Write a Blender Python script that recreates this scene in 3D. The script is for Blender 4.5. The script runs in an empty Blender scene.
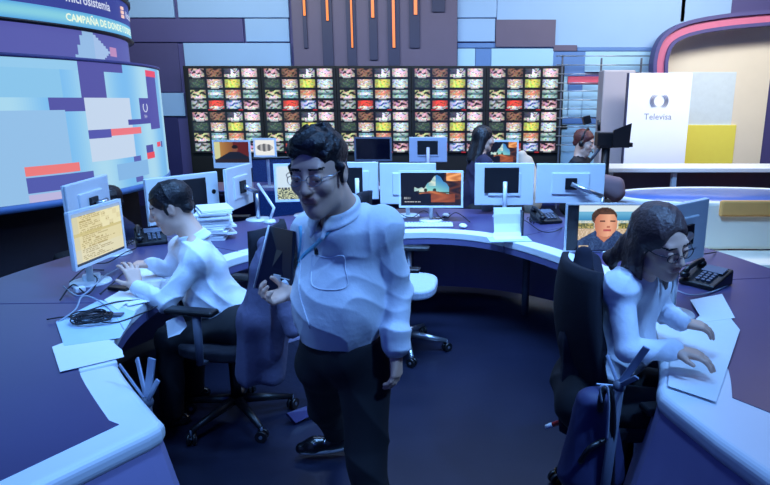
import bpy, bmesh, math, random
import numpy as np
from mathutils import Vector, Matrix, Quaternion
from mathutils.bvhtree import BVHTree

S = bpy.context.scene
COL = S.collection
PI = math.pi
R = math.radians

# ------------------------------------------------------------------ camera
FPX, CAMH, PX, PY, TILT = 600.0, 1.72, 440.0, 242.5, R(13.3)
cd = bpy.data.cameras.new('camera'); cam = bpy.data.objects.new('camera', cd); COL.objects.link(cam)
cd.sensor_width = 36; cd.lens = FPX / 770 * 36; cd.shift_x = -(PX - 385) / 770
cd.clip_start = .05; cd.clip_end = 60
cam.location = (0, 0, CAMH); cam.rotation_euler = (PI / 2 - TILT, 0, 0)
S.camera = cam

# ------------------------------------------------------------------ world, exposure
w = bpy.data.worlds.new('world'); S.world = w; w.use_nodes = True
w.node_tree.nodes['Background'].inputs[0].default_value = (.02, .05, .35, 1)
w.node_tree.nodes['Background'].inputs[1].default_value = .06
S.view_settings.view_transform = 'Standard'; S.view_settings.look = 'None'
S.view_settings.exposure = 0.0; S.view_settings.gamma = 1; S.view_settings.use_curve_mapping = False

def area(name, loc, target, size, power, color, sy=None, spread=180):
    l = bpy.data.lights.new(name, 'AREA'); l.energy = power; l.color = color; l.size = size
    l.spread = R(spread)
    if sy: l.shape = 'RECTANGLE'; l.size_y = sy
    o = bpy.data.objects.new(name, l); COL.objects.link(o); o.location = loc
    o.rotation_euler = (Vector(target) - Vector(loc)).to_track_quat('-Z', 'Y').to_euler()
    return o
def spot(name, loc, target, power, color, angle=50, blend=.4, radius=.12):
    l = bpy.data.lights.new(name, 'SPOT'); l.energy = power; l.color = color
    l.spot_size = R(angle); l.spot_blend = blend; l.shadow_soft_size = radius
    o = bpy.data.objects.new(name, l); COL.objects.link(o); o.location = loc
    o.rotation_euler = (Vector(target) - Vector(loc)).to_track_quat('-Z', 'Y').to_euler()
    return o
BL = (.19, .45, 1.0); DB = (.05, .13, 1.0); CW = (.86, .92, 1.0)
spot('key_spot_right', (2.0, .7, 4.2), (-.35, 2.2, 1.3), 540, BL, 44, .5)
spot('key_spot_left', (-2.6, 1.2, 4.3), (-1.35, 2.9, .9), 240, BL, 46)
spot('top_spot', (.1, 2.2, 4.5), (-.2, 2.3, 1.2), 260, BL, 60, .8, .25)
spot('desk_spot_left', (-1.2, .2, 4.2), (-1.5, 2.0, .74), 250, BL, 36)
spot('desk_spot_right', (1.6, .6, 4.2), (1.0, 2.3, .74), 320, BL, 36)
area('ring_softbox', (0, 3.3, 4.2), (0, 5.2, .9), 3.2, 205, (.22, .48, 1.0), .6, 110)
area('front_softbox', (-.6, -.8, 3.4), (-.2, 2.6, 1.0), 1.6, 24, DB)
area('wall_wash_left', (-3.0, 6.8, 4.4), (-3.0, 9.9, 2.2), 4.5, 135, (.86, .98, 1.0), .5)
area('wall_wash_right', (3.4, 6.8, 4.4), (3.6, 9.9, 1.6), 4.5, 140, (.86, .96, 1.0), .5)
area('back_row_softbox', (.3, 6.2, 4.3), (.3, 6.4, 0), 5.0, 90, (.40, .58, 1.0), .8)
area('set_light_right', (4.2, 6.9, 4.2), (4.0, 8.4, .8), 2.0, 75, (1.0, .88, .84), 1.0)

# ------------------------------------------------------------------ pixel helpers (used to measure places in the room)
def _ray(px, py):
    u = (px - PX) / FPX; v = (py - PY) / FPX
    return Vector((u, math.cos(TILT) - v * math.sin(TILT), -math.sin(TILT) - v * math.cos(TILT)))
def J(px, py, y):
    r = _ray(px, py); t = y / r.y
    return Vector((r.x * t, y, CAMH + r.z * t))
def Z(px, py, z=.74):
    r = _ray(px, py); t = (z - CAMH) / r.z
    return Vector((r.x * t, r.y * t, z))

# ------------------------------------------------------------------ materials
def lin(c):
    return tuple((x / 255 / 12.92 if x / 255 <= .04045 else ((x / 255 + .055) / 1.055) ** 2.4) for x in c)
_m = {}
def mat(name, rgb, rough=.5, metal=0, spec=.5, var=.08, scale=12, bump=0, alpha=1, coat=0, bscale=None):
    if name in _m: return _m[name]
    m = bpy.data.materials.new(name); m.use_nodes = True
    nt = m.node_tree; b = nt.nodes['Principled BSDF']
    c = lin(rgb)
    tc = nt.nodes.new('ShaderNodeTexCoord')
    no = nt.nodes.new('ShaderNodeTexNoise'); no.inputs['Scale'].default_value = scale; no.inputs['Detail'].default_value = 5
    nt.links.new(tc.outputs['Object'], no.inputs['Vector'])
    mp = nt.nodes.new('ShaderNodeMix'); mp.data_type = 'RGBA'
    mp.inputs[6].default_value = (*[x * (1 - var) for x in c], 1)
    mp.inputs[7].default_value = (*[min(1, x * (1 + var)) for x in c], 1)
    nt.links.new(no.outputs['Fac'], mp.inputs[0]); nt.links.new(mp.outputs[2], b.inputs['Base Color'])
    b.inputs['Roughness'].default_value = rough; b.inputs['Metallic'].default_value = metal
    b.inputs['Specular IOR Level'].default_value = spec; b.inputs['Coat Weight'].default_value = coat
    if bump:
        n2 = nt.nodes.new('ShaderNodeTexNoise'); n2.inputs['Scale'].default_value = bscale or scale * 3; n2.inputs['Detail'].default_value = 6
        nt.links.new(tc.outputs['Object'], n2.inputs['Vector'])
        bp = nt.nodes.new('ShaderNodeBump'); bp.inputs['Strength'].default_value = bump; bp.inputs['Distance'].default_value = .02
        nt.links.new(n2.outputs['Fac'], bp.inputs['Height']); nt.links.new(bp.outputs[0], b.inputs['Normal'])
    if alpha < 1: b.inputs['Alpha'].default_value = alpha
    _m[name] = m; return m
def emit(name, rgb, k=1.0):
    if name in _m: return _m[name]
    m = bpy.data.materials.new(name); m.use_nodes = True; b = m.node_tree.nodes['Principled BSDF']
    b.inputs['Base Color'].default_value = (.01, .01, .01, 1)
    b.inputs['Emission Color'].default_value = (*lin(rgb), 1); b.inputs['Emission Strength'].default_value = k
    b.inputs['Roughness'].default_value = .3
    _m[name] = m; return m
def screen_mat(name, k=1.0, gloss=.3):
    if name in _m: return _m[name]
    m = bpy.data.materials.new(name); m.use_nodes = True; nt = m.node_tree; b = nt.nodes['Principled BSDF']
    a = nt.nodes.new('ShaderNodeAttribute'); a.attribute_name = 'Col'
    b.inputs['Base Color'].default_value = (.01, .01, .012, 1); b.inputs['Roughness'].default_value = gloss
    nt.links.new(a.outputs['Color'], b.inputs['Emission Color']); b.inputs['Emission Strength'].default_value = k
    _m[name] = m; return m

# ------------------------------------------------------------------ mesh builder
class MB:
    def __init__(s, M=None):
        s.v = []; s.f = []; s.mi = []; s.sm = []; s.M = M or Matrix(); s.m = 0
    def add(s, vs, fs, smooth=False):
        n = len(s.v); s.v += [s.M @ Vector(v) for v in vs]
        for f in fs: s.f.append([i + n for i in f]); s.mi.append(s.m); s.sm.append(smooth)
        return s
    def box(s, c, d, rot=None):
        c = Vector(c); q = rot or Matrix.Identity(3)
        vs = [c + q @ Vector((x * d[0] / 2, y * d[1] / 2, z * d[2] / 2)) for z in (-1, 1) for y in (-1, 1) for x in (-1, 1)]
        return s.add(vs, [(0, 2, 3, 1), (4, 5, 7, 6), (0, 1, 5, 4), (2, 6, 7, 3), (0, 4, 6, 2), (1, 3, 7, 5)])
    def bar(s, a, b, wd, th, up=(0, 0, 1)):
        a = Vector(a); b = Vector(b); d = (b - a); L = d.length; y = d.normalized()
        x = y.cross(Vector(up)); x = x.normalized() if x.length > 1e-4 else Vector((1, 0, 0)); z = x.cross(y)
        return s.box((a + b) / 2, (wd, L, th), Matrix((x, y, z)).transposed())
    def tube(s, pts, r, n=8, caps=True):
        pts = [Vector(p) for p in pts]; rs = r if isinstance(r, (list, tuple)) else [r] * len(pts)
        vs = []; fs = []; ref = None
        for i, p in enumerate(pts):
            t = (pts[min(i + 1, len(pts) - 1)] - pts[max(i - 1, 0)]).normalized()
            if ref is None:
                ref = t.cross(Vector((0, 0, 1)));
                if ref.length < .01: ref = t.cross(Vector((0, 1, 0)))
            ref = (ref - t * ref.dot(t)).normalized(); bn = t.cross(ref)
            for k in range(n):
                a = 2 * PI * k / n; vs.append(p + (ref * math.cos(a) + bn * math.sin(a)) * rs[i])
        for i in range(len(pts) - 1):
            for k in range(n):
                k2 = (k + 1) % n; fs.append((i * n + k, i * n + k2, (i + 1) * n + k2, (i + 1) * n + k))
        s.add(vs, fs, True)
        if caps:
            m = len(s.v) - len(vs)
            for base, rev in ((0, True), ((len(pts) - 1) * n, False)):
                loop = [m + base + k for k in range(n)]
                if rev: loop.reverse()
                s.f.append(loop); s.mi.append(s.m); s.sm.append(False)
        return s
    def cyl(s, a, b, r, r2=None, n=20): return s.tube([a, b], [r, r if r2 is None else r2], n)
    def ell(s, c, r, n=14, rot=None):
        c = Vector(c); q = rot or Matrix.Identity(3); r = (r, r, r) if not isinstance(r, (tuple, list)) else r
        vs = [c + q @ Vector((0, 0, -r[2]))]
        for i in range(1, n):
            t = PI * i / n - PI / 2
            for k in range(2 * n):
                a = PI * k / n; vs.append(c + q @ Vector((r[0] * math.cos(t) * math.cos(a), r[1] * math.cos(t) * math.sin(a), r[2] * math.sin(t))))
        vs.append(c + q @ Vector((0, 0, r[2]))); fs = []; m = 2 * n
        for k in range(m): fs.append((0, 1 + (k + 1) % m, 1 + k)); fs.append((len(vs) - 1, 1 + (n - 2) * m + k, 1 + (n - 2) * m + (k + 1) % m))
        for i in range(n - 2):
            for k in range(m): a = 1 + i * m + k; b = 1 + i * m + (k + 1) % m; fs.append((a, b, b + m, a + m))
        return s.add(vs, fs, True)
    def prism(s, poly, z0, z1):
        n = len(poly); vs = [(p[0], p[1], z0) for p in poly] + [(p[0], p[1], z1) for p in poly]
        ar = sum(poly[i][0] * poly[(i + 1) % n][1] - poly[(i + 1) % n][0] * poly[i][1] for i in range(n))
        fs = [tuple(reversed(range(n))), tuple(range(n, 2 * n))] + [(i, (i + 1) % n, n + (i + 1) % n, n + i) for i in range(n)]
        if ar < 0: fs = [tuple(reversed(f)) for f in fs]
        return s.add(vs, fs)
    def strip(s, A, B, z0, z1):
        """band between two plan curves of equal length"""
        n = len(A); vs = [(*p[:2], z0) for p in A] + [(*p[:2], z0) for p in B] + [(*p[:2], z1) for p in A] + [(*p[:2], z1) for p in B]; fs = []
        for i in range(n - 1):
            fs += [(i, n + i, n + i + 1, i + 1), (2 * n + i, 2 * n + i + 1, 3 * n + i + 1, 3 * n + i),
                   (i, i + 1, 2 * n + i + 1, 2 * n + i), (n + i, 3 * n + i, 3 * n + i + 1, n + i + 1)]
        fs += [(0, 2 * n, 3 * n, n), (n - 1, 2 * n - 1, 4 * n - 1, 3 * n - 1)]
        return s.add(vs, fs)
    def lathe(s, prof, n=32, c=(0, 0)):
        vs = [(c[0] + r * math.cos(2 * PI * k / n), c[1] + r * math.sin(2 * PI * k / n), z) for r, z in prof for k in range(n)]
        fs = [(i * n + k, i * n + (k + 1) % n, (i + 1) * n + (k + 1) % n, (i + 1) * n + k) for i in range(len(prof) - 1) for k in range(n)]
        return s.add(vs, fs, True)
    def build(s, name, mats, parent=None, bevel=0, seg=2, world=False):
        me = bpy.data.meshes.new(name)
        off = Vector((0, 0, 0))
        if parent is not None and world: off = WL[parent.name]
        me.from_pydata([v - off for v in s.v], [], s.f)
        if not isinstance(mats, (list, tuple)): mats = [mats]
        for m in mats: me.materials.append(m)
        me.polygons.foreach_set('material_index', s.mi); me.polygons.foreach_set('use_smooth', s.sm)
        bm = bmesh.new(); bm.from_mesh(me); bmesh.ops.recalc_face_normals(bm, faces=bm.faces); bm.to_mesh(me); bm.free()
        me.update()
        o = bpy.data.objects.new(name, me); COL.objects.link(o)
        if parent is not None: o.parent = parent; WL[o.name] = WL[parent.name].copy() if world else Vector((0, 0, 0))
        if bevel:
            md = o.modifiers.new('bevel', 'BEVEL'); md.width = bevel; md.segments = seg; md.limit_method = 'ANGLE'; md.angle_limit = R(40)
        return o
WL = {}
def thing(name, label, cat, loc=(0, 0, 0), rz=0, group=None):
    o = bpy.data.objects.new(name, None); COL.objects.link(o); o.location = loc; o.rotation_euler = (0, 0, rz)
    o['label'] = label; o['category'] = cat
    if group: o['group'] = group
    o.empty_display_size = .1; WL[o.name] = Vector(loc); return o
def tag(o, label, cat, group=None, kind=None):
    o['label'] = label; o['category'] = cat
    if group: o['group'] = group
    if kind: o['kind'] = kind
    return o
def struct(o): o['kind'] = 'structure'; return o
def recenter(o):
    """put a single-mesh thing's origin at its base"""
    me = o.data; n = len(me.vertices); a = np.empty(n * 3); me.vertices.foreach_get('co', a); a = a.reshape(-1, 3)
    c = Vector(((a[:, 0].min() + a[:, 0].max()) / 2, (a[:, 1].min() + a[:, 1].max()) / 2, a[:, 2].min()))
    me.transform(Matrix.Translation(-c)); o.location = c; return o
def copy_tree(o, parent=None):
    c = o.copy(); COL.objects.link(c)
    if parent is not None: c.parent = parent
    for ch in list(o.children): copy_tree(ch, c)
    return c

def spline(P, n=10):
    """Catmull-Rom through points"""
    P = [Vector(p) for p in P]; out = []
    for i in range(len(P) - 1):
        a = P[max(i - 1, 0)]; b = P[i]; c = P[i + 1]; d = P[min(i + 2, len(P) - 1)]
        for k in range(n):
            t = k / n; out.append(.5 * ((2 * b) + (c - a) * t + (2 * a - 5 * b + 4 * c - d) * t * t + (3 * b - a - 3 * c + d) * t ** 3))
    out.append(P[-1]); return out

def grid(name, pos, colf, nu, nv, material, parent=None, double=False):
    """coloured grid: a lit picture or lit panel, colours held per face"""
    vs = [pos(i / nu, j / nv) for j in range(nv + 1) for i in range(nu + 1)]
    if parent is not None and WL.get(parent.name) is not None and double: vs = [Vector(v) - WL[parent.name] for v in vs]
    fs = [(j * (nu + 1) + i, j * (nu + 1) + i + 1, (j + 1) * (nu + 1) + i + 1, (j + 1) * (nu + 1) + i) for j in range(nv) for i in range(nu)]
    me = bpy.data.meshes.new(name); me.from_pydata(vs, [], fs); me.materials.append(material)
    at = me.color_attributes.new('Col', 'FLOAT_COLOR', 'CORNER'); arr = []
    for j in range(nv):
        for i in range(nu): arr += [*lin(colf((i + .5) / nu, (j + .5) / nv)), 1] * 4
    at.data.foreach_set('color', arr); me.update()
    o = bpy.data.objects.new(name, me); COL.objects.link(o)
    if parent is not None: o.parent = parent
    return o
def picture(name, wd, ht, colf, parent, M, nx, ny, material):
    return grid(name, lambda u, v: M @ Vector(((u - .5) * wd, 0, (v - .5) * ht)), colf, nx, ny, material, parent)
def text_mesh(txt, size, material, fpos, parent=None, name='lettering', bold=.0, res=2):
    """letters as a mesh; fpos maps text-plane x,y to the surface they stand on"""
    cu = bpy.data.curves.new(name, 'FONT'); cu.body = txt; cu.size = size; cu.resolution_u = res; cu.offset = bold
    cu.align_x = 'CENTER'; cu.align_y = 'CENTER'
    t = bpy.data.objects.new(name, cu); COL.objects.link(t)
    me = bpy.data.meshes.new_from_object(t.evaluated_get(bpy.context.evaluated_depsgraph_get()))
    bpy.data.objects.remove(t); me.name = name
    for v in me.vertices: v.co = fpos(v.co.x, v.co.y)
    me.materials.clear(); me.materials.append(material)
    o = bpy.data.objects.new(name, me); COL.objects.link(o)
    if parent is not None: o.parent = parent
    return o

# ------------------------------------------------------------------ organic surfaces: smooth blended volumes turned into one mesh
def rc(a, b, ra, rb=None, k=.02, op='u'): return ('rc', np.array(a, float), np.array(b, float), ra, ra if rb is None else rb, k, op)
def el(c, r, Q=None, k=.02, op='u'): return ('el', np.array(c, float), np.array(r, float), np.eye(3) if Q is None else np.array(Q, float), 0, k, op)
def hs(p, n): return ('hs', np.array(p, float), np.array(n, float) / np.linalg.norm(n), None, 0, 0, 'cut')   # cut away the side n points to
def sdf_mesh(prims, res, name, mats, parent=None, origin=(0, 0, 0), zone=None, wrinkle=None):
    lo = np.array([1e9] * 3); hi = -lo
    def bb(p):
        if p[0] == 'rc': r = max(p[3], p[4]); return np.minimum(p[1], p[2]) - r, np.maximum(p[1], p[2]) + r
        r = max(p[2]) ; return p[1] - r, p[1] + r
    for p in prims:
        if p[6] == 'u': a, b = bb(p); lo = np.minimum(lo, a); hi = np.maximum(hi, b)
    lo -= 3 * res; hi += 3 * res
    n = np.ceil((hi - lo) / res).astype(int) + 1
    ax = [lo[i] + res * np.arange(n[i]) for i in range(3)]
    F = np.full(tuple(n), 1.0, np.float32)
    for p in prims:
        if p[0] == 'hs':
            d = ((ax[0][:, None, None] - p[1][0]) * p[2][0] + (ax[1][None, :, None] - p[1][1]) * p[2][1] + (ax[2][None, None, :] - p[1][2]) * p[2][2])
            F = np.maximum(F, d.astype(np.float32)); continue
        a, b = bb(p); m = p[5] + 4 * res
        i0 = np.clip(np.floor((a - m - lo) / res).astype(int), 0, n - 1); i1 = np.clip(np.ceil((b + m - lo) / res).astype(int) + 1, 1, n)
        if (i1 <= i0).any(): continue
        X, Y, Zz = [ax[i][i0[i]:i1[i]] for i in range(3)]
        X = X[:, None, None]; Y = Y[None, :, None]; Zz = Zz[None, None, :]
        if p[0] == 'rc':
            A, B = p[1], p[2]; d = B - A; L2 = max(d @ d, 1e-9)
            t = np.clip(((X - A[0]) * d[0] + (Y - A[1]) * d[1] + (Zz - A[2]) * d[2]) / L2, 0, 1)
            D = np.sqrt((X - A[0] - t * d[0]) ** 2 + (Y - A[1] - t * d[1]) ** 2 + (Zz - A[2] - t * d[2]) ** 2) - (p[3] + (p[4] - p[3]) * t)
        else:
            C, rr, Q = p[1], p[2], p[3]
            q = [((X - C[0]) * Q[0][i] + (Y - C[1]) * Q[1][i] + (Zz - C[2]) * Q[2][i]) for i in range(3)]
            k0 = np.sqrt(sum((q[i] / rr[i]) ** 2 for i in range(3))); k1 = np.sqrt(sum((q[i] / rr[i] ** 2) ** 2 for i in range(3))) + 1e-9
            D = k0 * (k0 - 1) / k1
        sl = tuple(slice(i0[i], i1[i]) for i in range(3)); G = F[sl]; k = max(p[5], 1e-5)
        if p[6] == 'u':
            h = np.maximum(k - np.abs(G - D), 0) / k; F[sl] = np.minimum(G, D) - h * h * k / 4
        else:
            D = -D; h = np.maximum(k - np.abs(G - D), 0) / k; F[sl] = np.maximum(G, D) + h * h * k / 4
    s = F < 0
    c = s[:-1, :-1, :-1].astype(np.int8); tot = np.zeros_like(c)
    offs = [(x, y, z) for x in (0, 1) for y in (0, 1) for z in (0, 1)]
    for o_ in offs: tot += s[o_[0]:n[0] - 1 + o_[0], o_[1]:n[1] - 1 + o_[1], o_[2]:n[2] - 1 + o_[2]]
    act = (tot > 0) & (tot < 8); idx = np.argwhere(act)
    V = {o_: F[idx[:, 0] + o_[0], idx[:, 1] + o_[1], idx[:, 2] + o_[2]] for o_ in offs}
    acc = np.zeros((len(idx), 3)); cnt = np.zeros(len(idx))
    for o_ in offs:
        for axn in range(3):
            if o_[axn]: continue
            q = list(o_); q[axn] = 1; a = V[o_]; b = V[tuple(q)]; m = (a < 0) != (b < 0)
            t = np.where(m, a / np.where(m, a - b, 1), 0)
            for j in range(3): acc[:, j] += np.where(m, o_[j] + (t if j == axn else 0), 0)
            cnt += m
    P = (idx + acc / cnt[:, None]) * res + lo
    vid = np.full(act.shape, -1, np.int32); vid[tuple(idx.T)] = np.arange(len(idx))
    faces = []
    for axn in range(3):
        a1, a2 = [(1, 2), (2, 0), (0, 1)][axn]
        sa = s.take(range(n[axn] - 1), axn); sb = s.take(range(1, n[axn]), axn)
        e = np.argwhere(sa != sb); fl = sa[tuple(e.T)]
        ok = (e[:, a1] > 0) & (e[:, a2] > 0) & (e[:, a1] < n[a1] - 1) & (e[:, a2] < n[a2] - 1); e = e[ok]; fl = fl[ok]
        def g(d1, d2):
            q = e.copy(); q[:, a1] += d1; q[:, a2] += d2; return vid[tuple(q.T)]
        f = np.stack([g(-1, -1), g(0, -1), g(0, 0), g(-1, 0)], 1)
        f[~fl] = f[~fl][:, ::-1]; faces.append(f)
    Fc = np.concatenate(faces)
    Fc = Fc[(Fc >= 0).all(1)]
    org = np.array(origin, float)
    me = bpy.data.meshes.new(name); me.vertices.add(len(P)); me.loops.add(len(Fc) * 4); me.polygons.add(len(Fc))
    me.vertices.foreach_set('co', (P - org).astype(np.float32).ravel()); me.loops.foreach_set('vertex_index', Fc.astype(np.int32).ravel())
    me.polygons.foreach_set('loop_start', np.arange(len(Fc), dtype=np.int32) * 4)
    me.polygons.foreach_set('use_smooth', np.ones(len(Fc), bool))
    me.update(calc_edges=True); me.validate()
    if wrinkle:
        N = np.empty(len(P) * 3, np.float32); me.vertices.foreach_get('normal', N); N = N.reshape(-1, 3)
        P = P + N * wrinkle(P)[:, None]; me.vertices.foreach_set('co', (P - org).astype(np.float32).ravel()); me.update()
    if not isinstance(mats, (list, tuple)): mats = [mats]
    for m in mats: me.materials.append(m)
    if zone:
        C = P[Fc].mean(1); me.polygons.foreach_set('material_index', zone(C).astype(np.int32))
    o = bpy.data.objects.new(name, me); COL.objects.link(o)
    if parent is not None: o.parent = parent
    return o

def rotm(yaw, pitch, roll=0):
    """columns: right, forward, up of a head or hand looking along yaw (0 = +y, + turns left), pitch down"""
    M = Matrix.Rotation(yaw, 3, 'Z') @ Matrix.Rotation(-pitch, 3, 'X') @ Matrix.Rotation(roll, 3, 'Y')
    return np.array(M)
def cloth_wrinkle(amp=.004, sc=1.0, seed=0.0, stretch=(1, 1, .55)):
    def f(P):
        q = P * np.array(stretch) * sc + seed
        x, y, z = q[:, 0], q[:, 1], q[:, 2]
        m = .5 + .5 * np.sin(x * 13 + 2 * np.sin(z * 9) + y * 11)
        r1 = 1 - np.abs(np.sin(x * 17 + z * 29 + 1.7 * np.sin(y * 15 + x * 9) + 1.1 * np.sin(z * 21))) ** .7
        r2 = 1 - np.abs(np.sin(-x * 23 + z * 25 + y * 19 + 1.9 * np.sin(z * 17 + 2 * np.sin(x * 13)))) ** .7
        return amp * 2.4 * (m * r1 + (1 - m) * r2 - .35)
    return f

def head_prims(c, Q, s=1.0, female=False, neck=None, neck_r=.058):
    c = np.array(c, float)
    T = lambda *p: c + Q @ (np.array(p) * s)
    E = lambda p, r, k=.02, op='u', q=None: el(T(*p), np.array(r) * s, Q if q is None else Q @ q, k * s, op)
    C = lambda a, b, ra, rb, k=.012, op='u': rc(T(*a), T(*b), ra * s, rb * s, k * s, op)
    j = .9 if female else 1.0
    L = [E((0, -.012, .035), (.076, .096, .088)), E((0, .028, -.035), (.058 * j, .062, .078), .03),
         C((-.042 * j, .015, -.075), (0, .06, -.098), .022, .021, .03), C((.042 * j, .015, -.075), (0, .06, -.098), .022, .021, .03),
         C((-.034, .074, .036), (.034, .074, .036), .014, .014, .016),
         E((-.04, .06, -.02), (.024, .024, .024), .02), E((.04, .06, -.02), (.024, .024, .024), .02),
         E((-.032, .096, .012), (.020, .014, .014), .012, 's'), E((.032, .096, .012), (.020, .014, .014), .012, 's'),
         E((-.032, .078, .012), (.0155, .0145, .0135), .003), E((.032, .078, .012), (.0155, .0145, .0135), .003),
         C((0, .088, .022), (0, .110, -.022), .008, .0125, .01), E((-.013, .098, -.026), (.0085, .011, .008), .007), E((.013, .098, -.026), (.0085, .011, .008), .007),
         C((-.013, .085, -.052), (.013, .085, -.052), .0125, .0125, .012),
         C((-.018, .0905, -.052), (.018, .0905, -.052), .0055, .0055, .004), C((-.016, .0895, -.0625), (.016, .0895, -.0625), .0062, .0062, .004),
         C((-.02, .100, -.0572), (.02, .100, -.0572), .0018, .0018, .003, 's')]
    for sx in (-1, 1):
        L += [E((sx * .078, -.008, .0), (.009, .019, .031), .008), E((sx * .087, -.003, .005), (.006, .010, .017), .006, 's')]
    if neck is not None: L.append(rc(T(0, -.02, -.04), neck, neck_r * s, neck_r * 1.08 * s, .03))
    return L, T
def face_zone(c, Q, s, nbase=0):
    """0 skin 1 lips 2 brow 3 eye"""
    def f(P):
        q = ((P - np.array(c)) @ Q) / s; z = np.zeros(len(P), int) + nbase
        lip = (np.abs(q[:, 0]) < .024 - .5 * np.abs(q[:, 2] + .057)) & (np.abs(q[:, 2] + .0572) < .0115) & (q[:, 1] > .08); z[lip] = 1
        for sx in (-1, 1):
            x = q[:, 0] * sx
            brow = (x > .012) & (x < .052) & (np.abs(q[:, 2] - (.036 + .10 * (x - .012) * (1 - (x - .012) / .04))) < .0032) & (q[:, 1] > .055); z[brow] = 2
            d = np.sqrt(((x - .032) / .0145) ** 2 + ((q[:, 2] - .002) / .0030) ** 2); eye = (d < 1) & (q[:, 1] > .07); z[eye] = 3
            iris = (((x - .032) ** 2 + (q[:, 2] - .002) ** 2) < .0056 ** 2) & (q[:, 1] > .07) & eye; z[iris] = 2
        return z
    return f
def hand_prims(w, F, N, side, curl=(.3, .4, .3), s=1.0, spread=.06, thumb=(.6, .75, .25), tcurl=.3):
    """w wrist, F toward the fingers, N out of the palm, side +1/-1 where the thumb sits (along F x N)"""
    w = np.array(w, float); F = np.array(F, float); F /= np.linalg.norm(F); N = np.array(N, float); N -= F * (N @ F); N /= np.linalg.norm(N)
    T = np.cross(F, N) * side; L = []
    P = lambda f, t, n=0: w + (F * f + T * t + N * n) * s
    for i, (o_, ln, kf) in enumerate([(.030, .070, .088), (.010, .079, .092), (-.010, .073, .088), (-.029, .057, .080)]):
        kn = P(kf, o_, -.004); L.append(rc(P(.008, o_ * .55), kn, .0165 * s, .0115 * s, .014 * s))
        d = F + T * spread * (1.5 - i); d /= np.linalg.norm(d); a = 0; p = kn
        for jn, (fr, rr) in enumerate([(.44, .0092), (.31, .0084), (.25, .0076)]):
            a += curl[jn]; dd = d * math.cos(a) + N * math.sin(a); q = p + dd * ln * fr * s
            L.append(rc(p, q, rr * 1.08 * s, rr * s, .003)); p = q
    p = P(.022, .026, .004); d = F * thumb[0] + T * thumb[1] + N * thumb[2]; d /= np.linalg.norm(d)
    L.append(rc(P(.01, .008, .004), p, .018 * s, .015 * s, .014)); q = p + d * .038 * s; L.append(rc(p, q, .0135 * s, .0105 * s, .008))
    d2 = d + (F * .7 - T * .5) * tcurl; d2 /= np.linalg.norm(d2); L.append(rc(q, q + d2 * .028 * s, .0102 * s, .0085 * s, .004))
    return L
def onto(obj, px, py, lift=.003):
    """where the line of sight meets a built surface"""
    bv = getattr(onto, 'cache', {}).get(obj.name)
    if bv is None:
        if not hasattr(onto, 'cache'): onto.cache = {}
        me = obj.data; vs = [obj_world(obj) + v.co for v in me.vertices]; bv = BVHTree.FromPolygons(vs, [tuple(p.vertices) for p in me.polygons]); onto.cache[obj.name] = bv
    o_ = Vector((0, 0, CAMH)); d = _ray(px, py).normalized(); h = bv.ray_cast(o_, d)
    if h[0] is None: return None
    return h[0] - d * lift
def obj_world(o):
    v = Vector((0, 0, 0))
    while o is not None: v = v + o.location; o = o.parent
    return v

# ================================================================== materials
M_floor = mat('floor_vinyl', (24, 27, 46), .35, var=.4, scale=2.2, bump=.05)
M_dark = mat('dark_cladding', (24, 26, 40), .6, var=.2)
M_ceil = mat('ceiling_black', (18, 18, 24), .9)
M_wall = mat('wall_indigo', (78, 74, 128), .55, var=.12, scale=1.5)
M_walld = mat('wall_navy', (38, 38, 92), .6, var=.15, scale=1.5)
M_pale = mat('panel_pale_blue', (150, 186, 226), .5, var=.05, scale=2)
M_mid = mat('panel_mid_blue', (92, 132, 190), .5, var=.05, scale=2)
M_cyan = mat('panel_pale_cyan', (168, 212, 238), .5, var=.05, scale=2)
M_plum = mat('panel_plum', (98, 88, 112), .55, var=.10, scale=3)
M_plumd = mat('panel_dark_plum', (52, 54, 84), .55, var=.10, scale=3)
M_white = mat('white_laminate', (232, 236, 240), .35, var=.03, scale=6)
M_top = mat('indigo_desk_laminate', (74, 68, 108), .32, var=.08, scale=5)
M_edge = mat('desk_edge_band', (96, 94, 140), .4, var=.05)
M_skirt = mat('pale_modesty_panel', (150, 140, 182), .5, var=.05, scale=4)
M_alu = mat('aluminium_shell', (216, 222, 226), .35, metal=.15, var=.03)
M_bezel = mat('white_bezel', (225, 232, 238), .35, var=.02)
M_blk = mat('black_plastic', (16, 17, 22), .4, var=.2)
M_blk2 = mat('black_fabric', (16, 17, 30), .9, var=.3, scale=60, bump=.1)
M_grey = mat('grey_plastic', (86, 92, 108), .45, var=.08)
M_steel = mat('brushed_steel', (180, 186, 196), .28, metal=.9, var=.05)
M_paper = mat('white_paper', (236, 238, 240), .7, var=.03, scale=20)
M_cable = mat('black_cable', (26, 28, 38), .5)
M_cablew = mat('pale_cable', (150, 160, 175), .5)
M_skin = mat('skin', (222, 178, 154), .5, var=.05, scale=25, bump=.03)
M_lips = mat('lips', (190, 128, 118), .45)
M_hair = mat('black_hair', (24, 20, 24), .45, var=.35, scale=60, bump=.35, bscale=90)
M_hairb = mat('dark_brown_hair', (78, 60, 58), .45, var=.35, scale=50, bump=.3, bscale=90)
M_hairr = mat('reddish_brown_hair', (96, 44, 38), .5, var=.35, scale=50, bump=.3, bscale=90)
M_eye = mat('eye_white', (215, 210, 205), .3)
M_shirt = mat('white_cotton_shirt', (225, 230, 238), .75, var=.03, scale=8, bump=.45, bscale=9)
M_knit = mat('white_knit_jumper', (222, 226, 236), .85, var=.04, scale=20, bump=.4, bscale=12)
M_trous = mat('black_trousers', (13, 14, 22), .8, var=.25, scale=10)
M_shoe = mat('black_leather', (14, 14, 18), .25, var=.2, coat=.3)
M_jack = mat('grey_wool_coat', (96, 94, 122), .9, var=.12, scale=14, bump=.2)
M_jackb = mat('navy_wool_coat', (20, 20, 38), .95, var=.2, scale=14, bump=.2)
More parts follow.
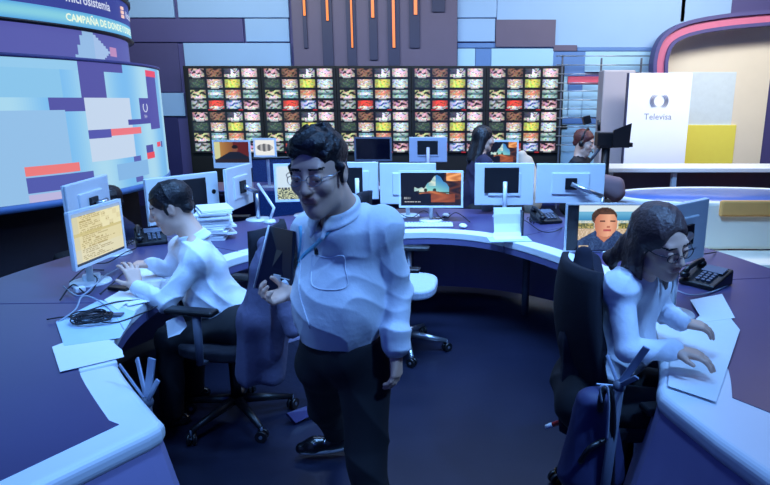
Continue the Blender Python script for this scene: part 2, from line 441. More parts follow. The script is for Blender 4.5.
M_gold = mat('brass', (214, 160, 70), .25, metal=.9)
M_red = mat('red_paint', (200, 60, 60), .5)
M_scr = screen_mat('screen_picture', 1.0)
M_led = screen_mat('led_wall_picture', .95, .5)
M_vid = screen_mat('video_wall_picture', 1.35)
M_off = mat('dark_screen_glass', (10, 12, 28), .12, spec=.6)
M_smoke = mat('smoked_glass', (40, 70, 130), .1, alpha=.35)
M_orange = emit('orange_light_strip', (255, 140, 60), 1.3)
M_rose = mat('rose_trim', (205, 110, 140), .5)
M_cream = mat('cream_panel', (246, 232, 206), .6, var=.05, scale=3)
M_yel = mat('yellow_panel', (255, 236, 96), .5, var=.04)
M_taupe = mat('taupe_column', (172, 165, 172), .5, var=.06, scale=2)
M_sign = mat('white_sign_board', (248, 246, 252), .4, var=.01)
M_ink = mat('grey_ink', (140, 140, 156), .6)
M_wood = mat('warm_wood', (196, 132, 84), .5, var=.2, scale=6)
M_seat = mat('pale_mesh_seat', (176, 186, 205), .8, var=.08, scale=30, bump=.1)

# ================================================================== the room
struct(MB().box((-1.1, 3.9, -.05), (14.4, 12.6, .1)).build('floor', M_floor))
struct(MB().box((-1.1, 3.9, 4.65), (14.4, 12.6, .1)).build('ceiling', M_ceil))
struct(MB().box((-1.1, 10.1, 2.3), (14.4, .2, 4.6)).build('wall_back', M_wall))
struct(MB().box((-8.25, 3.9, 2.3), (.1, 12.6, 4.6)).build('wall_left', M_walld))
struct(MB().box((6.05, 3.9, 2.3), (.1, 12.6, 4.6)).build('wall_right', M_walld))
struct(MB().box((-1.1, -2.45, 2.3), (14.4, .1, 4.6)).build('wall_front', M_walld))
YB = 10.0
def wpan(x0, y0, x1, y1, m, d=.05, n=[0]):
    a = J(x0, y0, YB - d); b = J(x1, y1, YB - d); n[0] += 1
    o = MB().box(((a.x + b.x) / 2, YB - d / 2, (a.z + b.z) / 2), (b.x - a.x, d, a.z - b.z)).build('trim_%d' % n[0], m, bevel=.006)
    return struct(o)
for q in [(30, -14, 174.5, 17.5, M_pale), (175.5, -14, 289, 17.5, M_pale), (244.5, 18.5, 289.5, 41.5, M_pale), (183, 43, 291, 66.5, M_pale, .08),
          (30, 18.5, 128, 42, M_wall, .03), (128.5, 18.5, 244, 42, M_wall, .04), (158, 93, 185.5, 116, M_pale), (100, 43, 182, 92, mat('panel_dusk', (74, 70, 116), .5), .02),
          (100, 117, 187, 215, M_walld, .02),
          (457.5, -14, 496.5, 17.5, M_pale), (497.5, -14, 682, 47.5, M_pale, .03), (683, -14, 730, 22, M_pale, .03), (457.5, 18.5, 495, 41.5, M_pale), (496, 19.5, 555, 47, M_plum, .07),
          (457.5, 43, 555, 47.8, M_mid, .04), (457.5, 48.5, 475, 67, M_cyan, .05), (475.5, 48.5, 491, 67, M_mid, .04), (491.5, 48.5, 553, 67, M_cyan, .05),
          (553.5, 45, 577, 51, M_plum, .06), (577.5, 47.5, 655, 51, M_mid, .05), (553.5, 51.5, 585, 76, M_mid, .04), (585.5, 51.5, 655, 72, M_cyan, .05),
          (555, 76.5, 567.5, 130, M_cyan, .04), (568, 76.5, 604, 84, mat('coral_panel', (235, 96, 120), .5), .06), (568, 84.5, 582, 91, M_mid, .05), (582.5, 84.5, 640, 117, M_cyan, .04),
          (568, 91.5, 582, 117, M_cyan, .04), (555, 117.5, 640, 124, M_mid, .05), (555, 124.5, 640, 180, M_cyan, .04),
          (640, 72, 730, 135, mat('off_white_panel', (226, 238, 240), .5), .05), (668, 125, 730, 185, M_yel, .07)]: wpan(*q)
# centre dark panel with hanging light strips
a = J(290, -14, 9.86); b = J(457, 66.5, 9.86)
struct(MB().box(((a.x + b.x) / 2, 9.92, (a.z + b.z) / 2), (b.x - a.x, .12, a.z - b.z)).build('trim_50', M_plum, bevel=.006))
for i, (x0, x1, y1) in enumerate([(301, 308, 48), (320, 334, 66), (345, 357, 66), (368, 378, 60), (387, 400, 66), (409, 420, 48), (432, 445, 12)]):
    a = J(x0, -14, 9.84); b = J(x1, y1, 9.84)
    struct(MB().box(((a.x + b.x) / 2, 9.845, (a.z + b.z) / 2), (b.x - a.x, .03, a.z - b.z)).build('trim_%d' % (51 + i), M_plumd, bevel=.004))
for i, (x, y1, lb) in enumerate([(304, 16, 'short orange light strip at the far left of the dark panel'), (327, 21, 'short orange light strip, second from the left on the dark panel'),
                      (351.5, 48, 'long orange light strip left of centre on the dark panel'), (372.5, 18, 'short orange light strip between the two long ones'),
                      (393.5, 48, 'long orange light strip right of centre on the dark panel'), (415.5, 15, 'short orange light strip at the far right of the dark panel')]):
    a = J(x - 2.2, -14, 9.82); b = J(x + 2.2, y1, 9.82)
    t = thing('light_strip', lb, 'light', ((a.x + b.x) / 2, 9.82, b.z), 0, 'orange light strips over the video wall')
    MB().box((0, -.01, (a.z - b.z) / 2), (b.x - a.x - .012, .015, a.z - b.z - .01)).build('tube', M_orange, t)
    MB().box((0, .005, (a.z - b.z) / 2), (b.x - a.x, .016, a.z - b.z)).build('channel', M_plumd, t)

# ================================================================== video wall
TILE = [[(225, 180, 190), (150, 110, 85), (70, 70, 90), (238, 205, 215)], [(45, 60, 60), (200, 170, 150), (200, 215, 110), (190, 215, 235)],
        [(205, 205, 150), (120, 165, 180), (205, 130, 100), (175, 205, 205)], [(175, 190, 195), (235, 70, 55), (205, 215, 235), (225, 170, 185)]]
TIL2 = [[(30, 20, 25), (60, 40, 30), (230, 225, 235), (250, 248, 250)], [(90, 110, 90), (235, 235, 235), (235, 235, 90), (240, 248, 255)],
        [(40, 45, 30), (225, 235, 240), (235, 200, 170), (90, 120, 130)], [(90, 100, 90), (225, 110, 80), (90, 130, 200), (40, 25, 30)]]
def tile_col(cx, cy, u, v):
    p_ = cx * 2.7 + cy * 1.9; base = TILE[cy][cx]; alt = TIL2[cy][cx]
    k = .5 + .28 * math.sin(u * 9 + p_ * 3 + 2.2 * math.sin(v * 7 + p_)) + .28 * math.sin(v * 11 - u * 6 + p_ * 5 + 1.7 * math.sin(u * 13 + p_ * 2)); rnd = random.Random(int(p_ * 100) + int(u * 12) * 7 + int(v * 7) * 131)
    if cy == 0 and cx == 2: t = 1 if u > .45 and k > .25 else 0
    elif cy == 3 and cx == 1: t = .6 if k > .6 else 0
    elif cy == 2 and cx in (1, 3): t = 1 if .35 < v < .65 else .2 * k
    else: t = 1 if k > .62 else .35 * k
    c = [base[i] * (1 - t) + alt[i] * t for i in range(3)]
    if v < .25 and k > .3 and (cx + cy) % 2 == 0: c = [230, 225, 220]
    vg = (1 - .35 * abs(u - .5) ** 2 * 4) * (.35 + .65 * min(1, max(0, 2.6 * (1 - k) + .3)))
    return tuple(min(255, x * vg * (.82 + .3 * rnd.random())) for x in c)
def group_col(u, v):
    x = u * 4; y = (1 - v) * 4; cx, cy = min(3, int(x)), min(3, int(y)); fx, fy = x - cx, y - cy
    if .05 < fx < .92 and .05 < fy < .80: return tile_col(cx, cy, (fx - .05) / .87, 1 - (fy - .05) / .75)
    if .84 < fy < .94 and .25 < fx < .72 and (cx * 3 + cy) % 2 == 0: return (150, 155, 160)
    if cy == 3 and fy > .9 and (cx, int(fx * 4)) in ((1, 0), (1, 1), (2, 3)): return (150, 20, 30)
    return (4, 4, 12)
WX0, WX1, WZT = -3.975, 1.90, 2.225
PW = (WX1 - WX0) / 5; PH = .665
vw = None
struct(MB().box(((WX0 + WX1) / 2, 9.86, (WZT + .2) / 2 + .01), (WX1 - WX0 + .10, .2, WZT - .2 + .03)).build('trim_60', mat('deep_black', (5, 5, 8), .6), bevel=.01))
pl = ['leftmost', 'second from the left', 'middle', 'second from the right', 'rightmost']
for r_ in range(2):
    for c_ in range(5):
        lb = '%s tiled display in the %s row of the black video wall' % (pl[c_], ('upper', 'lower')[r_])
        loc = (WX0 + PW * (c_ + .5), 9.72, WZT - PH * (r_ + 1))
        if vw is None:
            vw = t = thing('video_display', lb, 'screen', loc, 0, 'video wall displays')
            MB().box((0, .02, PH / 2), (PW - .006, .05, PH - .006)).build('housing', mat('deep_black', (5, 5, 8), .6), t, bevel=.003)
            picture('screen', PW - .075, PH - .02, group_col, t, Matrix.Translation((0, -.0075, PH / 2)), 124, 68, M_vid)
        else:
            t = copy_tree(vw); t.location = loc; t['label'] = lb; WL[t.name] = Vector(loc)

# ================================================================== LED drum and ticker at left
DC = Vector((-5.45, 6.0)); DR = 2.5
def dpos(th, z, r=DR): return Vector((DC.x + r * math.cos(R(th)), DC.y + r * math.sin(R(th)), z))
DREC = [(-60, -17, 1.97, 2.05, (150, 205, 240)), (-17, -10.5, 1.75, 2.05, (84, 84, 165)), (-10.5, -4.6, 1.975, 2.05, (84, 84, 165)), (-60, -21, 1.75, 1.97, (140, 200, 238)), (-24, -16.7, 1.63, 1.75, (84, 84, 165)),
        (-16.5, -3, 1.2, 1.75, (200, 218, 240)), (-40, -20.8, .9, 1.64, (150, 195, 235)), (6, 13.8, 1.96, 2.02, (235, 75, 110)), (6, 13.5, 1.43, 1.955, (78, 80, 170)), (.8, 6.2, 1.54, 1.75, (78, 80, 170)),
        (-4.7, 6, 1.49, 1.54, (74, 76, 165)), (-10.3, .6, 1.41, 1.475, (240, 120, 130)), (-16.7, -10.4, 1.39, 1.465, (84, 88, 175)), (1.9, 6, 1.21, 1.28, (78, 80, 165)), (1.9, 6.6, 1.14, 1.205, (235, 80, 95)),
        (8.8, 12, 1.24, 1.30, (235, 80, 105)), (12.5, 17, 1.23, 1.29, (74, 80, 165)), (-3.8, -1, .94, 1.2, (88, 98, 180)), (-30, -19.5, 1.13, 1.21, (240, 125, 125)), (-30, -16.5, .99, 1.125, (84, 92, 175)), (-30, -21.5, .9, .985, (190, 185, 225)),
        (-10, 2, 1.0, 1.15, (135, 185, 232))]
def drum_col(u, v):
    th = -75 + u * 150; z = .92 + v * (2.045 - .92)
    c = (148 + 25 * math.sin(th * .35), 205 + 15 * math.sin(th * .35), 242)
    for t0, t1, z0, z1, cc in DREC:
        if t0 <= th < t1 and z0 <= z < z1: c = cc
    if 14 < th < 17: c = (120, 185, 235)
    return c
t = thing('led_drum', 'round light blue screen wall with purple and red blocks at left', 'screen', (DC.x, DC.y, 0))
off = Matrix.Translation((-DC.x, -DC.y, 0))
grid('screen', lambda u, v: off @ dpos(-75 + 150 * u, .92 + v * 1.125), drum_col, 300, 90, M_led, t)
MB().lathe([(2.15, .0), (2.15, .86)], 96).build('plinth', M_dark, t)
MB().lathe([(2.14, .86), (DR + .012, .86), (DR + .012, .918), (DR - .01, .918)], 96).build('lower_trim', M_mid, t)
MB().lathe([(DR - .01, 2.046), (DR + .014, 2.046), (DR + .014, 2.075), (2.1, 2.075)], 96).build('upper_trim', M_wall, t)
# small emblem and lettering on the purple strip
def dtext(x, y, th0=3.4, z0=1.6): return off @ dpos(th0 + math.degrees(x / DR), z0 + y, DR + .006)
MB().tube([off @ dpos(3.4 + 1.1 * math.cos(a), 1.655 + .045 * math.sin(a) * (1 if a < PI else 1), DR + .008) for a in [PI * .75 + i * PI * 1.5 / 14 for i in range(15)]], .004, 6).build('emblem', emit('soft_white_light', (215, 225, 250), .9), t)
text_mesh('N+', .05, emit('soft_white_light', (215, 225, 250), .9), lambda x, y: dtext(x, y, 3.4, 1.565), t, 'lettering')
# band above
t = thing('ticker_drum', 'round overhead news ticker with white lettering above the screen drum', 'screen', (DC.x, DC.y, 2.08))
off2 = Matrix.Translation((-DC.x, -DC.y, -2.08)); TR = 2.26
def band_col(u, v):
    th = -75 + 150 * u; c = (88, 92, 172)
    if th < -3 and th > -10 + 3 * v: c = (150, 190, 232)
    if -3 < th < 4 - 3 * abs(v - .35) * 4: c = (165, 195, 235)
    if 4 <= th < 8 and .25 < v < .6: c = (190, 140, 190)
    if 22 < th < 23.2: c = (60, 60, 140)
    if th > 23.2: c = (112, 116, 185)
    return c
grid('glass_band', lambda u, v: off2 @ dpos(-75 + 150 * u, 2.08 + .26 * v, TR - .04), band_col, 150, 12, M_led, t)
def tick_col(u, v):
    if v < .38: 
        k = v / .38; return (int(85 + 50 * math.sin(PI * k)), int(165 + 45 * math.sin(PI * k)), 228)
    return (50, 62, 150)
grid('screen', lambda u, v: off2 @ dpos(-75 + 150 * u, 2.362 + .35 * v, TR), tick_col, 150, 30, M_led, t)
MB(off2 @ Matrix.Translation((DC.x, DC.y, 0))).lathe([(TR - .3, 2.335), (TR + .02, 2.335), (TR + .022, 2.36), (TR - .02, 2.362)], 96).build('lower_trim', M_blk, t)
MB(off2 @ Matrix.Translation((DC.x, DC.y, 0))).lathe([(TR - .02, 2.712), (TR + .025, 2.712), (TR + .025, 2.75), (.02, 2.78)], 96).build('upper_trim', M_blk, t)
wl = emit('ticker_white_light', (235, 248, 225), 1.0)
text_mesh('CAMPAÑA DE DONDE Y DONDE', .088, wl, lambda x, y: off2 @ dpos(4 + math.degrees(x / TR), 2.425 + y, TR + .006), t, 'lettering', .002)
text_mesh('microsistemia', .115, emit('soft_white_light', (215, 225, 250), .9), lambda x, y: off2 @ dpos(-4 + math.degrees(x / TR), 2.595 + y, TR + .006), t, 'lettering', .002)
text_mesh('Noticieros', .10, emit('soft_white_light', (215, 225, 250), .9), lambda x, y: off2 @ dpos(21 + math.degrees(x / TR), 2.585 + y, TR + .006), t, 'lettering', .002)
m_ = MB(); 
for zz, c0 in ((2.555, 0), (2.595, 0), (2.635, 0)):
    p = off2 @ dpos(12.5, zz, TR + .006); m_.box(p, (.012, .07, .028), Matrix.Rotation(R(12.5), 3, 'Z'))
m_.build('emblem', emit('warm_white_light', (250, 205, 190), .95), t)

# ================================================================== right side of the set
# wire rails in front of the panels
t0 = J(555, 56, 9.75)
t = thing('wire_rail', 'thin grey horizontal wire rails between video wall and column', 'rail', (2.4, 9.7, .3))
m_ = MB()
for y in (56, 65, 74, 83, 91, 100, 109, 118, 127, 136, 145):
    z = J(570, y, 9.7).z - .3; m_.cyl((J(556, y, 9.7).x - 2.4, 0, z), (J(606 if y > 66 else 650, y, 9.7).x - 2.4, 0, z), .009, n=6)
m_.build('wire', M_steel, t)
m_ = MB()
for x, y0 in ((563, 55), (602, 58), (642, 58)):
    m_ = MB(); a = J(x, y0, 9.7); m_.box((a.x - 2.4, .02, (a.z - .3 - .3) / 2 ), (.025, .025, a.z)); m_.build('post', M_grey, t)
# column and sign
a = J(604, 70, 8.9); b = J(629, 170, 8.9)
o = MB().box(((a.x + b.x) / 2, 9.05, a.z / 2), (b.x - a.x, .3, a.z)).build('column', M_taupe, bevel=.02); tag(recenter(o), 'taupe square column left of the white sign board', 'column')
a = J(626, 118, 8.6); b = J(688, 118, 8.6); a.z = J(650, 73, 8.6).z; b.z = J(650, 164, 8.6).z
cx = (a.x + b.x) / 2; wd = b.x - a.x; zb = b.z - .1; ht = a.z - zb
t = thing('sign_board', 'white board with grey ring logo and lettering beside yellow panel', 'sign', (cx, 8.6, 0))
MB().box((0, 0, zb + ht / 2), (wd, .05, ht)).build('board', M_sign, t, bevel=.004)
MB().box((-wd / 2 - .012, .0, zb + ht / 2), (.018, .06, ht)).build('edge_strip', M_plumd, t)
MB().box((-wd / 2 + .1, .05, zb / 2), (.06, .06, zb)).build('leg', M_grey, t); MB().box((wd / 2 - .1, .05, zb / 2), (.06, .06, zb)).build('leg', M_grey, t)
lz = J(657, 101, 8.55).z; m_ = MB()
for sd in (-1, 1):
    for k_ in range(3):
        rr = .075 + .018 * k_
        m_.tube([(sd * rr * 1.1 * math.cos(q) * (1 if sd > 0 else 1), -.031, lz + rr * 1.05 * math.sin(q)) for q in [R(-74 + 12 * k_ + i * (148 - 24 * k_) / 10) for i in range(11)]], [.001 + .0075 * math.sin(PI * i / 10) for i in range(11)], 6)
m_.build('emblem', M_ink, t)
text_mesh('Televisa', .12, M_ink, lambda x, y: Vector((x, -.027, J(657, 117, 8.55).z + y)), t, 'lettering')
# big rounded frame
pts = [J(*q, 9.6) for q in [(656, 190), (656, 120), (656, 72), (657, 58), (661, 45), (668, 36), (680, 29), (695, 24.5), (715, 21), (740, 18), (790, 14)]]
pts = spline(pts, 6); t = thing('arch_frame', 'large rose and indigo rounded frame at the upper right', 'frame', (pts[0].x, 9.6, 0))
def ribbon(o0, o1, y0, y1):
    A = []; B = []
    for i, p in enumerate(pts):
        d = (pts[min(i + 1, len(pts) - 1)] - pts[max(i - 1, 0)]).normalized(); n_ = Vector((d.z, 0, -d.x)); A.append(p - n_ * o0); B.append(p - n_ * o1)
    n_ = len(A); base = Vector((pts[0].x, 9.6, 0)); vs = [q + Vector((0, y0, 0)) - base for q in A] + [q + Vector((0, y0, 0)) - base for q in B] + [q + Vector((0, y1, 0)) - base for q in A] + [q + Vector((0, y1, 0)) - base for q in B]; fs = []
    for i in range(n_ - 1): fs += [(i, i + 1, n_ + i + 1, n_ + i), (2 * n_ + i, 3 * n_ + i, 3 * n_ + i + 1, 2 * n_ + i + 1), (i, 2 * n_ + i, 2 * n_ + i + 1, i + 1), (n_ + i, n_ + i + 1, 3 * n_ + i + 1, 3 * n_ + i)]
    return MB().add(vs, fs)
_in = []
for i, p in enumerate(pts):
    d = (pts[min(i + 1, len(pts) - 1)] - pts[max(i - 1, 0)]).normalized(); _in.append(p + Vector((d.z, 0, -d.x)) * .08)
_in.append(Vector((_in[-1].x, 9.6, _in[0].z))); k = len(_in); bs = Vector((pts[0].x, 9.6, 0))
MB().add([Vector((p.x - bs.x, .355, p.z)) for p in _in] + [Vector((p.x - bs.x, .368, p.z)) for p in _in], [tuple(range(k)), tuple(reversed(range(k, 2 * k)))] + [(i, (i + 1) % k, k + (i + 1) % k, k + i) for i in range(k)]).build('back_panel', M_cream, t)
ribbon(.02, -.10, -.05, .1).build('rose_band', M_rose, t); ribbon(.075, .02, -.10, .12).build('outer_edge', M_wall, t); ribbon(-.10, -.15, -.10, .12).build('inner_edge', M_wall, t)
# counter
CX0, CX1 = J(600, 166, 7.6).x, 5.2; ctz = .90
t = thing('studio_counter', 'long white-topped studio counter across the back right', 'counter', ((CX0 + CX1) / 2, 7.8, 0)); w_ = CX1 - CX0
MB().box((0, 0, ctz - .03), (w_, .55, .06)).build('top', M_white, t, bevel=.01)
MB().box((0, .2, .42), (w_ - .1, .04, .82)).build('back_panel', mat('grey_taupe_panel', (128, 118, 134), .5), t)
for x in (-w_ / 2 + .15, J(675, 180, 7.6).x - (CX0 + CX1) / 2, w_ / 2 - .2): MB().box((x, -.15, .42), (.06, .06, .84)).build('post', M_white, t)
for i, (x, lb) in enumerate(((3.02, 'dark red box on the floor under the studio counter'), (3.9, 'orange red box at the right end under the studio counter'))):
    o = MB().box((0, 0, .2), (.34, .25, .4)).build('storage_box', (mat('maroon_box', (110, 36, 50), .6), mat('orange_box', (210, 96, 60), .6))[i], bevel=.02); o.location = (x, 7.62, 0); tag(o, lb, 'box')
# oval table
t = thing('oval_table', 'low oval table with blue top and thin white rim', 'table', (3.05, 6.35, 0))
MB(Matrix.Diagonal((1.25, .62, 1, 1))).lathe([(.01, .70), (.92, .70), (.92, .735), (.01, .735)], 64).build('top', mat('blue_table_top', (84, 112, 180), .3), t)
MB(Matrix.Diagonal((1.25, .62, 1, 1))).lathe([(.92, .69), (.975, .69), (.975, .745), (.92, .745), (.92, .69)], 64).build('rim', M_white, t)
MB().lathe([(.3, 0), (.3, .03), (.08, .06), (.08, .70)], 32).build('pedestal', M_white, t)
# padded bench and cream partition behind the seated woman
t = thing('bench', 'cream bench with orange back pad behind the seated woman', 'bench', (2.75, 4.9, 0))
MB().box((0, 0, .22), (1.3, .5, .44)).build('seat', M_cream, t, bevel=.03); MB().box((0, .24, .66), (1.3, .1, .42)).build('backrest', M_cream, t, bevel=.03)
MB().box((.1, .18, .82), (.9, .05, .14)).build('back_pad', mat('orange_fabric', (240, 170, 90), .8), t, bevel=.02)

# ================================================================== ring desk
RP = [(-.87, 1.71), (-1.24, 2.14), (-1.40, 2.45), (-1.47, 2.85), (-1.43, 3.35), (-1.25, 3.82), (-.85, 4.24), (-.30, 4.46), (.10, 4.46), (.46, 4.22), (.82, 3.65), (.97, 3.15), (.97, 2.60), (.86, 2.18), (.76, 1.93)]
NS = 8
RS = spline([(x, y, 0) for x, y in RP], NS)
def roff(i, d):
    t = (RS[min(i + 1, len(RS) - 1)] - RS[max(i - 1, 0)]).normalized(); return RS[i] + Vector((-t.y, t.x, 0)) * d
DW = 1.05
def desk_unit(a, b, label, dw=DW, rim=.13):
    ia, ib = a * NS, b * NS; idx = range(ia, ib + 1)
    c0 = roff((ia + ib) // 2, dw / 2); t = thing('curved_desk', label, 'desk', (c0.x, c0.y, 0), 0, 'units of the ring desk')
    g = .003
    def cur(d):
        P = [roff(i, d) for i in idx]; P[0] = P[0] + (P[1] - P[0]).normalized() * g; P[-1] = P[-1] + (P[-2] - P[-1]).normalized() * g; return P
    MB().strip(cur(rim), cur(dw), .70, .74).build('desktop', M_top, t, world=True, bevel=.003)
    MB().strip(cur(0), cur(rim), .69, .742).build('rim', M_white, t, world=True, bevel=.006)
    MB().strip(cur(.004), cur(.05), .645, .69).build('edge_band', M_edge, t, world=True)
    MB().strip(cur(dw - .22), cur(dw - .20), .05, .70).build('modesty_panel', M_skirt, t, world=True)
    for i in (ia + 2, ib - 2):
        p = roff(i, .5); MB().cyl((p.x, p.y, 0), (p.x, p.y, .70), .03).build('leg', M_grey, t, world=True)
    return t
desk_unit(1, 3, 'curved desk unit at left under the yellow document screen')
desk_unit(3, 5, 'curved desk unit in front of the seated man in white shirt')
desk_unit(5, 7, 'curved desk unit behind the standing man, at back left of the ring')
desk_unit(7, 9, 'curved desk unit at the back of the ring, under the beach cave screen')
desk_unit(9, 11, 'curved desk unit at back right, under the portrait screen')
desk_unit(11, 13, 'curved desk unit at right beside the seated woman')
def end_unit(inner, outer, label, inset, bulge):
    """inner: plan curve facing the ring opening; outer: the far side; bulge: how the base spreads"""
    poly = [Vector((*p[:2], 0)) for p in inner] + [Vector((*p[:2], 0)) for p in outer]
    c = sum(poly, Vector()) / len(poly); t = thing('desk_end', label, 'desk', (c.x, c.y, 0), 0, 'tapered end units of the ring desk')
    MB().prism(poly, .665, .742).build('desktop', M_white, t, world=True, bevel=.03, seg=5)
    MB().prism([(p[0], p[1]) for p in inset], .72, .7445).build('inlay', M_top, t, world=True)
    n = len(poly); lev = [(.69, 0.012), (.55, .05), (.3, .12), (.0, .2)]; vs = []; nin = len(inner)
    for z, k in lev:
        for i, p in enumerate(poly):
            q = p + (Vector((*bulge, 0)) * (k - .03) if i < nin else Vector()); vs.append((q.x, q.y, z))
    fs = [(j * n + i, j * n + (i + 1) % n, (j + 1) * n + (i + 1) % n, (j + 1) * n + i) for j in range(len(lev) - 1) for i in range(n)]
    fs += [tuple(range(n)), tuple(reversed(range((len(lev) - 1) * n, len(lev) * n)))]
    MB().add(vs, fs).build('plinth', M_skirt, t, world=True)
    return t
inner = [tuple(roff(i, 0)[:2]) for i in range(NS, 0, -1)] + [(-.872, 1.715), (-.866, 1.68), (-.885, 1.64), (-1.03, 1.42), (-1.32, .95), (-1.6, .5)]
oo = roff(NS, DW)
ins = [tuple(roff(i, .13)[:2]) for i in range(NS, 1, -1)] + [(-.995, 1.68), (-1.16, 1.40), (-1.44, .95), (-1.7, .5), (-2.3, .6), (oo.x, oo.y)]
end_unit(inner, [(-2.4, .5), (oo.x, oo.y)], 'white-rimmed desk end with indigo inlay at lower left', ins, (.9, -.1))
oo = roff(13 * NS, DW)
inner = [tuple(roff(i, 0)[:2]) for i in range(13 * NS, 14 * NS)] + [(.762, 1.93), (.752, 1.88), (.765, 1.82), (.82, 1.60), (.95, 1.2), (1.12, .7)]
ins = [tuple(roff(i, .24)[:2]) for i in range(13 * NS, 14 * NS)] + [(1.10, 1.70), (1.18, 1.2), (1.35, .7), (1.85, .8), (oo.x, oo.y)]
end_unit(inner, [(1.9, .7), (oo.x, oo.y)], 'white-rimmed desk end at lower right under the woman\'s hands', ins, (-.9, -.1))

# second row desk
t = thing('long_desk', 'long back-row desk in front of the video wall', 'desk', (-.93, 7.0, 0))
o1 = MB().box((0, 0, .72), (3.9, .8, .04)).build('desktop', M_top, t, bevel=.005); MB().box((0, -.385, .725), (3.9, .03, .05)).build('front_edge', M_edge, t)
MB().box((0, .3, .36), (3.8, .03, .66)).build('modesty_panel', M_walld, t)
for x in (-1.85, -.6, .6, 1.85): MB().box((x, 0, .35), (.05, .7, .7)).build('leg', M_grey, t)
# curved smoked divider on the back desk
P = [J(x, y, 6.2 + .05 * i) for i, (x, y) in enumerate([(253, 178), (268, 172), (285, 169), (305, 169), (325, 172), (340, 180)])]
P = spline([(p.x, p.y, 0) for p in P], 6); t = thing('desk_divider', 'low curved blue glass divider left of the standing man\'s head', 'divider', (P[15].x, P[15].y, 0))
cx, cy = P[15].x, P[15].y
A = [Vector((p.x, p.y, 0)) for p in P]; B = [Vector((p.x, p.y + .012, 0)) for p in P]
m_ = MB()
m_.strip(A, B, .30, 1.13).build('glass', M_smoke, t, world=True)
MB().tube([(p.x, p.y + .006, 1.14) for p in P], .014, 6).build('top_rail', M_blk, t, world=True); MB().strip(A, B, .0, .30).build('base', M_walld, t, world=True)

# ------------------------------------------------------------------ monitors
def lerp(a, b, t): return a + (b - a) * t
def mixc(a, b, t): return tuple(lerp(a[i], b[i], max(0, min(1, t))) for i in range(3))
def doc_col(u, v):
    c = (222, 218, 190) if u > .12 else (205, 208, 196)
    if v > .94: return (150, 175, 205)
    if v < .05: return (40, 50, 60)
    rnd = random.Random(int(v * 26) * 53); ln = .35 + .55 * rnd.random()
    if .14 < u < ln and int(v * 52) % 2 == 0 and random.Random(int(u * 60) * 7 + int(v * 52)).random() > .3: c = (165, 150, 105)
    if .55 < v < .62: c = mixc(c, (190, 180, 120), .7)
    if u > .55 and v > .6 and (int(u * 12) + int(v * 10)) % 3: c = (236, 236, 214)
    return mixc(c, (225, 196, 80), .30 if v > .3 else .15)
def cave_col(u, v):
    n = math.sin(u * 23 + 3 * math.sin(v * 17)) * .5 + .5
    c = (14, 14, 30)
    if u > .72: c = mixc((36, 24, 30), (120, 64, 40), n * (.75 if v > .2 else .2))
    if u > .75 and v > .75: c = mixc((200, 120, 60), (255, 180, 110), n)
    top = .48 + .42 * max(0, 1 - abs(u - .60) / .22) + (.02 * math.sin(u * 60)); lo = .38 - .3 * max(0, (u - .25)) * 0 - .05 * math.sin(u * 9)
    if .22 < u < .80 and v > lo - (.35 * (u - .3) if u > .3 else -.1):
        if v < lo + .02 and u > .3: c = mixc((120, 62, 40), (206, 120, 66), n)
        elif v < min(top, .95 - .9 * abs(u - .55)) + .06:
            sky = (v - lo) / .5; c = mixc((150, 225, 205), (60, 130, 200), sky + (u - .5) * .8)
            if abs(u - .3) < .12 or (abs(u - .52) < .06 and v > .6): c = mixc((220, 232, 215), (120, 180, 190), n * .6)
            for tx in (.41, .56):
                if ((u - tx) / .028) ** 2 + ((v - .47) / .06) ** 2 < 1: c = (24, 50, 40)
            if abs(v - .40) < .02: c = (60, 90, 70)
    if u > .5 and v < .35 and v > .1 and u < .9: c = mixc((110, 52, 32), (205, 112, 62), (.45 + .3 * n) * (1 - abs(u - .65) * 2.2))
    if .05 < u < .16 and .20 < v < .26 and int(u * 90) % 2: c = (170, 175, 180)
    if .05 < u < .32 and .10 < v < .135 and int(u * 110) % 3: c = (215, 215, 215)
    return c
def portrait_col(u, v):
    n = random.Random(int(u * 60) * 13 + int(v * 40) * 7).random()
    c = (215, 232, 240) if v > .86 else mixc((40, 120, 175), (110, 180, 215), (v - .62) / .2)
    if v < .66: c = mixc((150, 180, 180), (235, 228, 205), n)
    if v < .60 and (u > .52 or u < .2): c = mixc((60, 76, 44), (215, 190, 110), n)
    if v < .48: c = mixc((225, 205, 180), (190, 160, 120), n)
    hx, hy = .33, .60
    sh = .46 - 1.0 * max(0, abs(u - .36) - .12)
    if v < sh: c = mixc((34, 52, 92), (70, 100, 150), n * .8 + .15 * math.sin(u * 40))
    if abs(u - .34) < .10 and v < .46 and v > .18 + 1.5 * abs(u - .34): c = (196, 128, 98)
    if ((u - hx) / .165) ** 2 + ((v - (hy + .14)) / .215) ** 2 < 1: c = mixc((60, 42, 30), (96, 66, 44), n)
    if ((u - .355) / .148) ** 2 + ((v - .585) / .285) ** 2 < 1:
        c = mixc((240, 180, 145), (196, 122, 92), abs(u - .39) * 6)
        if abs(v - .655) < .016 and .035 < abs(u - .375) < .10: c = (80, 50, 40)
        if abs(v - .445) < .018 and abs(u - .375) < .05: c = (190, 80, 80)
        if .50 < v < .54 and abs(u - .385) < .02: c = (186, 110, 84)
        if v > .80: c = mixc((66, 46, 32), c, .15)
    if .02 < u < .14 and .06 < v < .10: c = (215, 190, 150)
    return c
def interview_col(u, v):
    c = mixc((200, 150, 70), (120, 70, 40), u * 1.6) if u < .55 else (96, 30, 26)
    if u < .17: c = (205, 205, 150)
    if ((u - .60) / .08) ** 2 + ((v - .66) / .15) ** 2 < 1: c = (130, 80, 60)
    if ((u - .60) / .09) ** 2 + ((v - .76) / .09) ** 2 < 1: c = (20, 16, 20)
    if v < .52 - .9 * max(0, abs(u - .58) - .14): c = (24, 28, 44)
    if v < .18: c = (40, 30, 34)
    return c
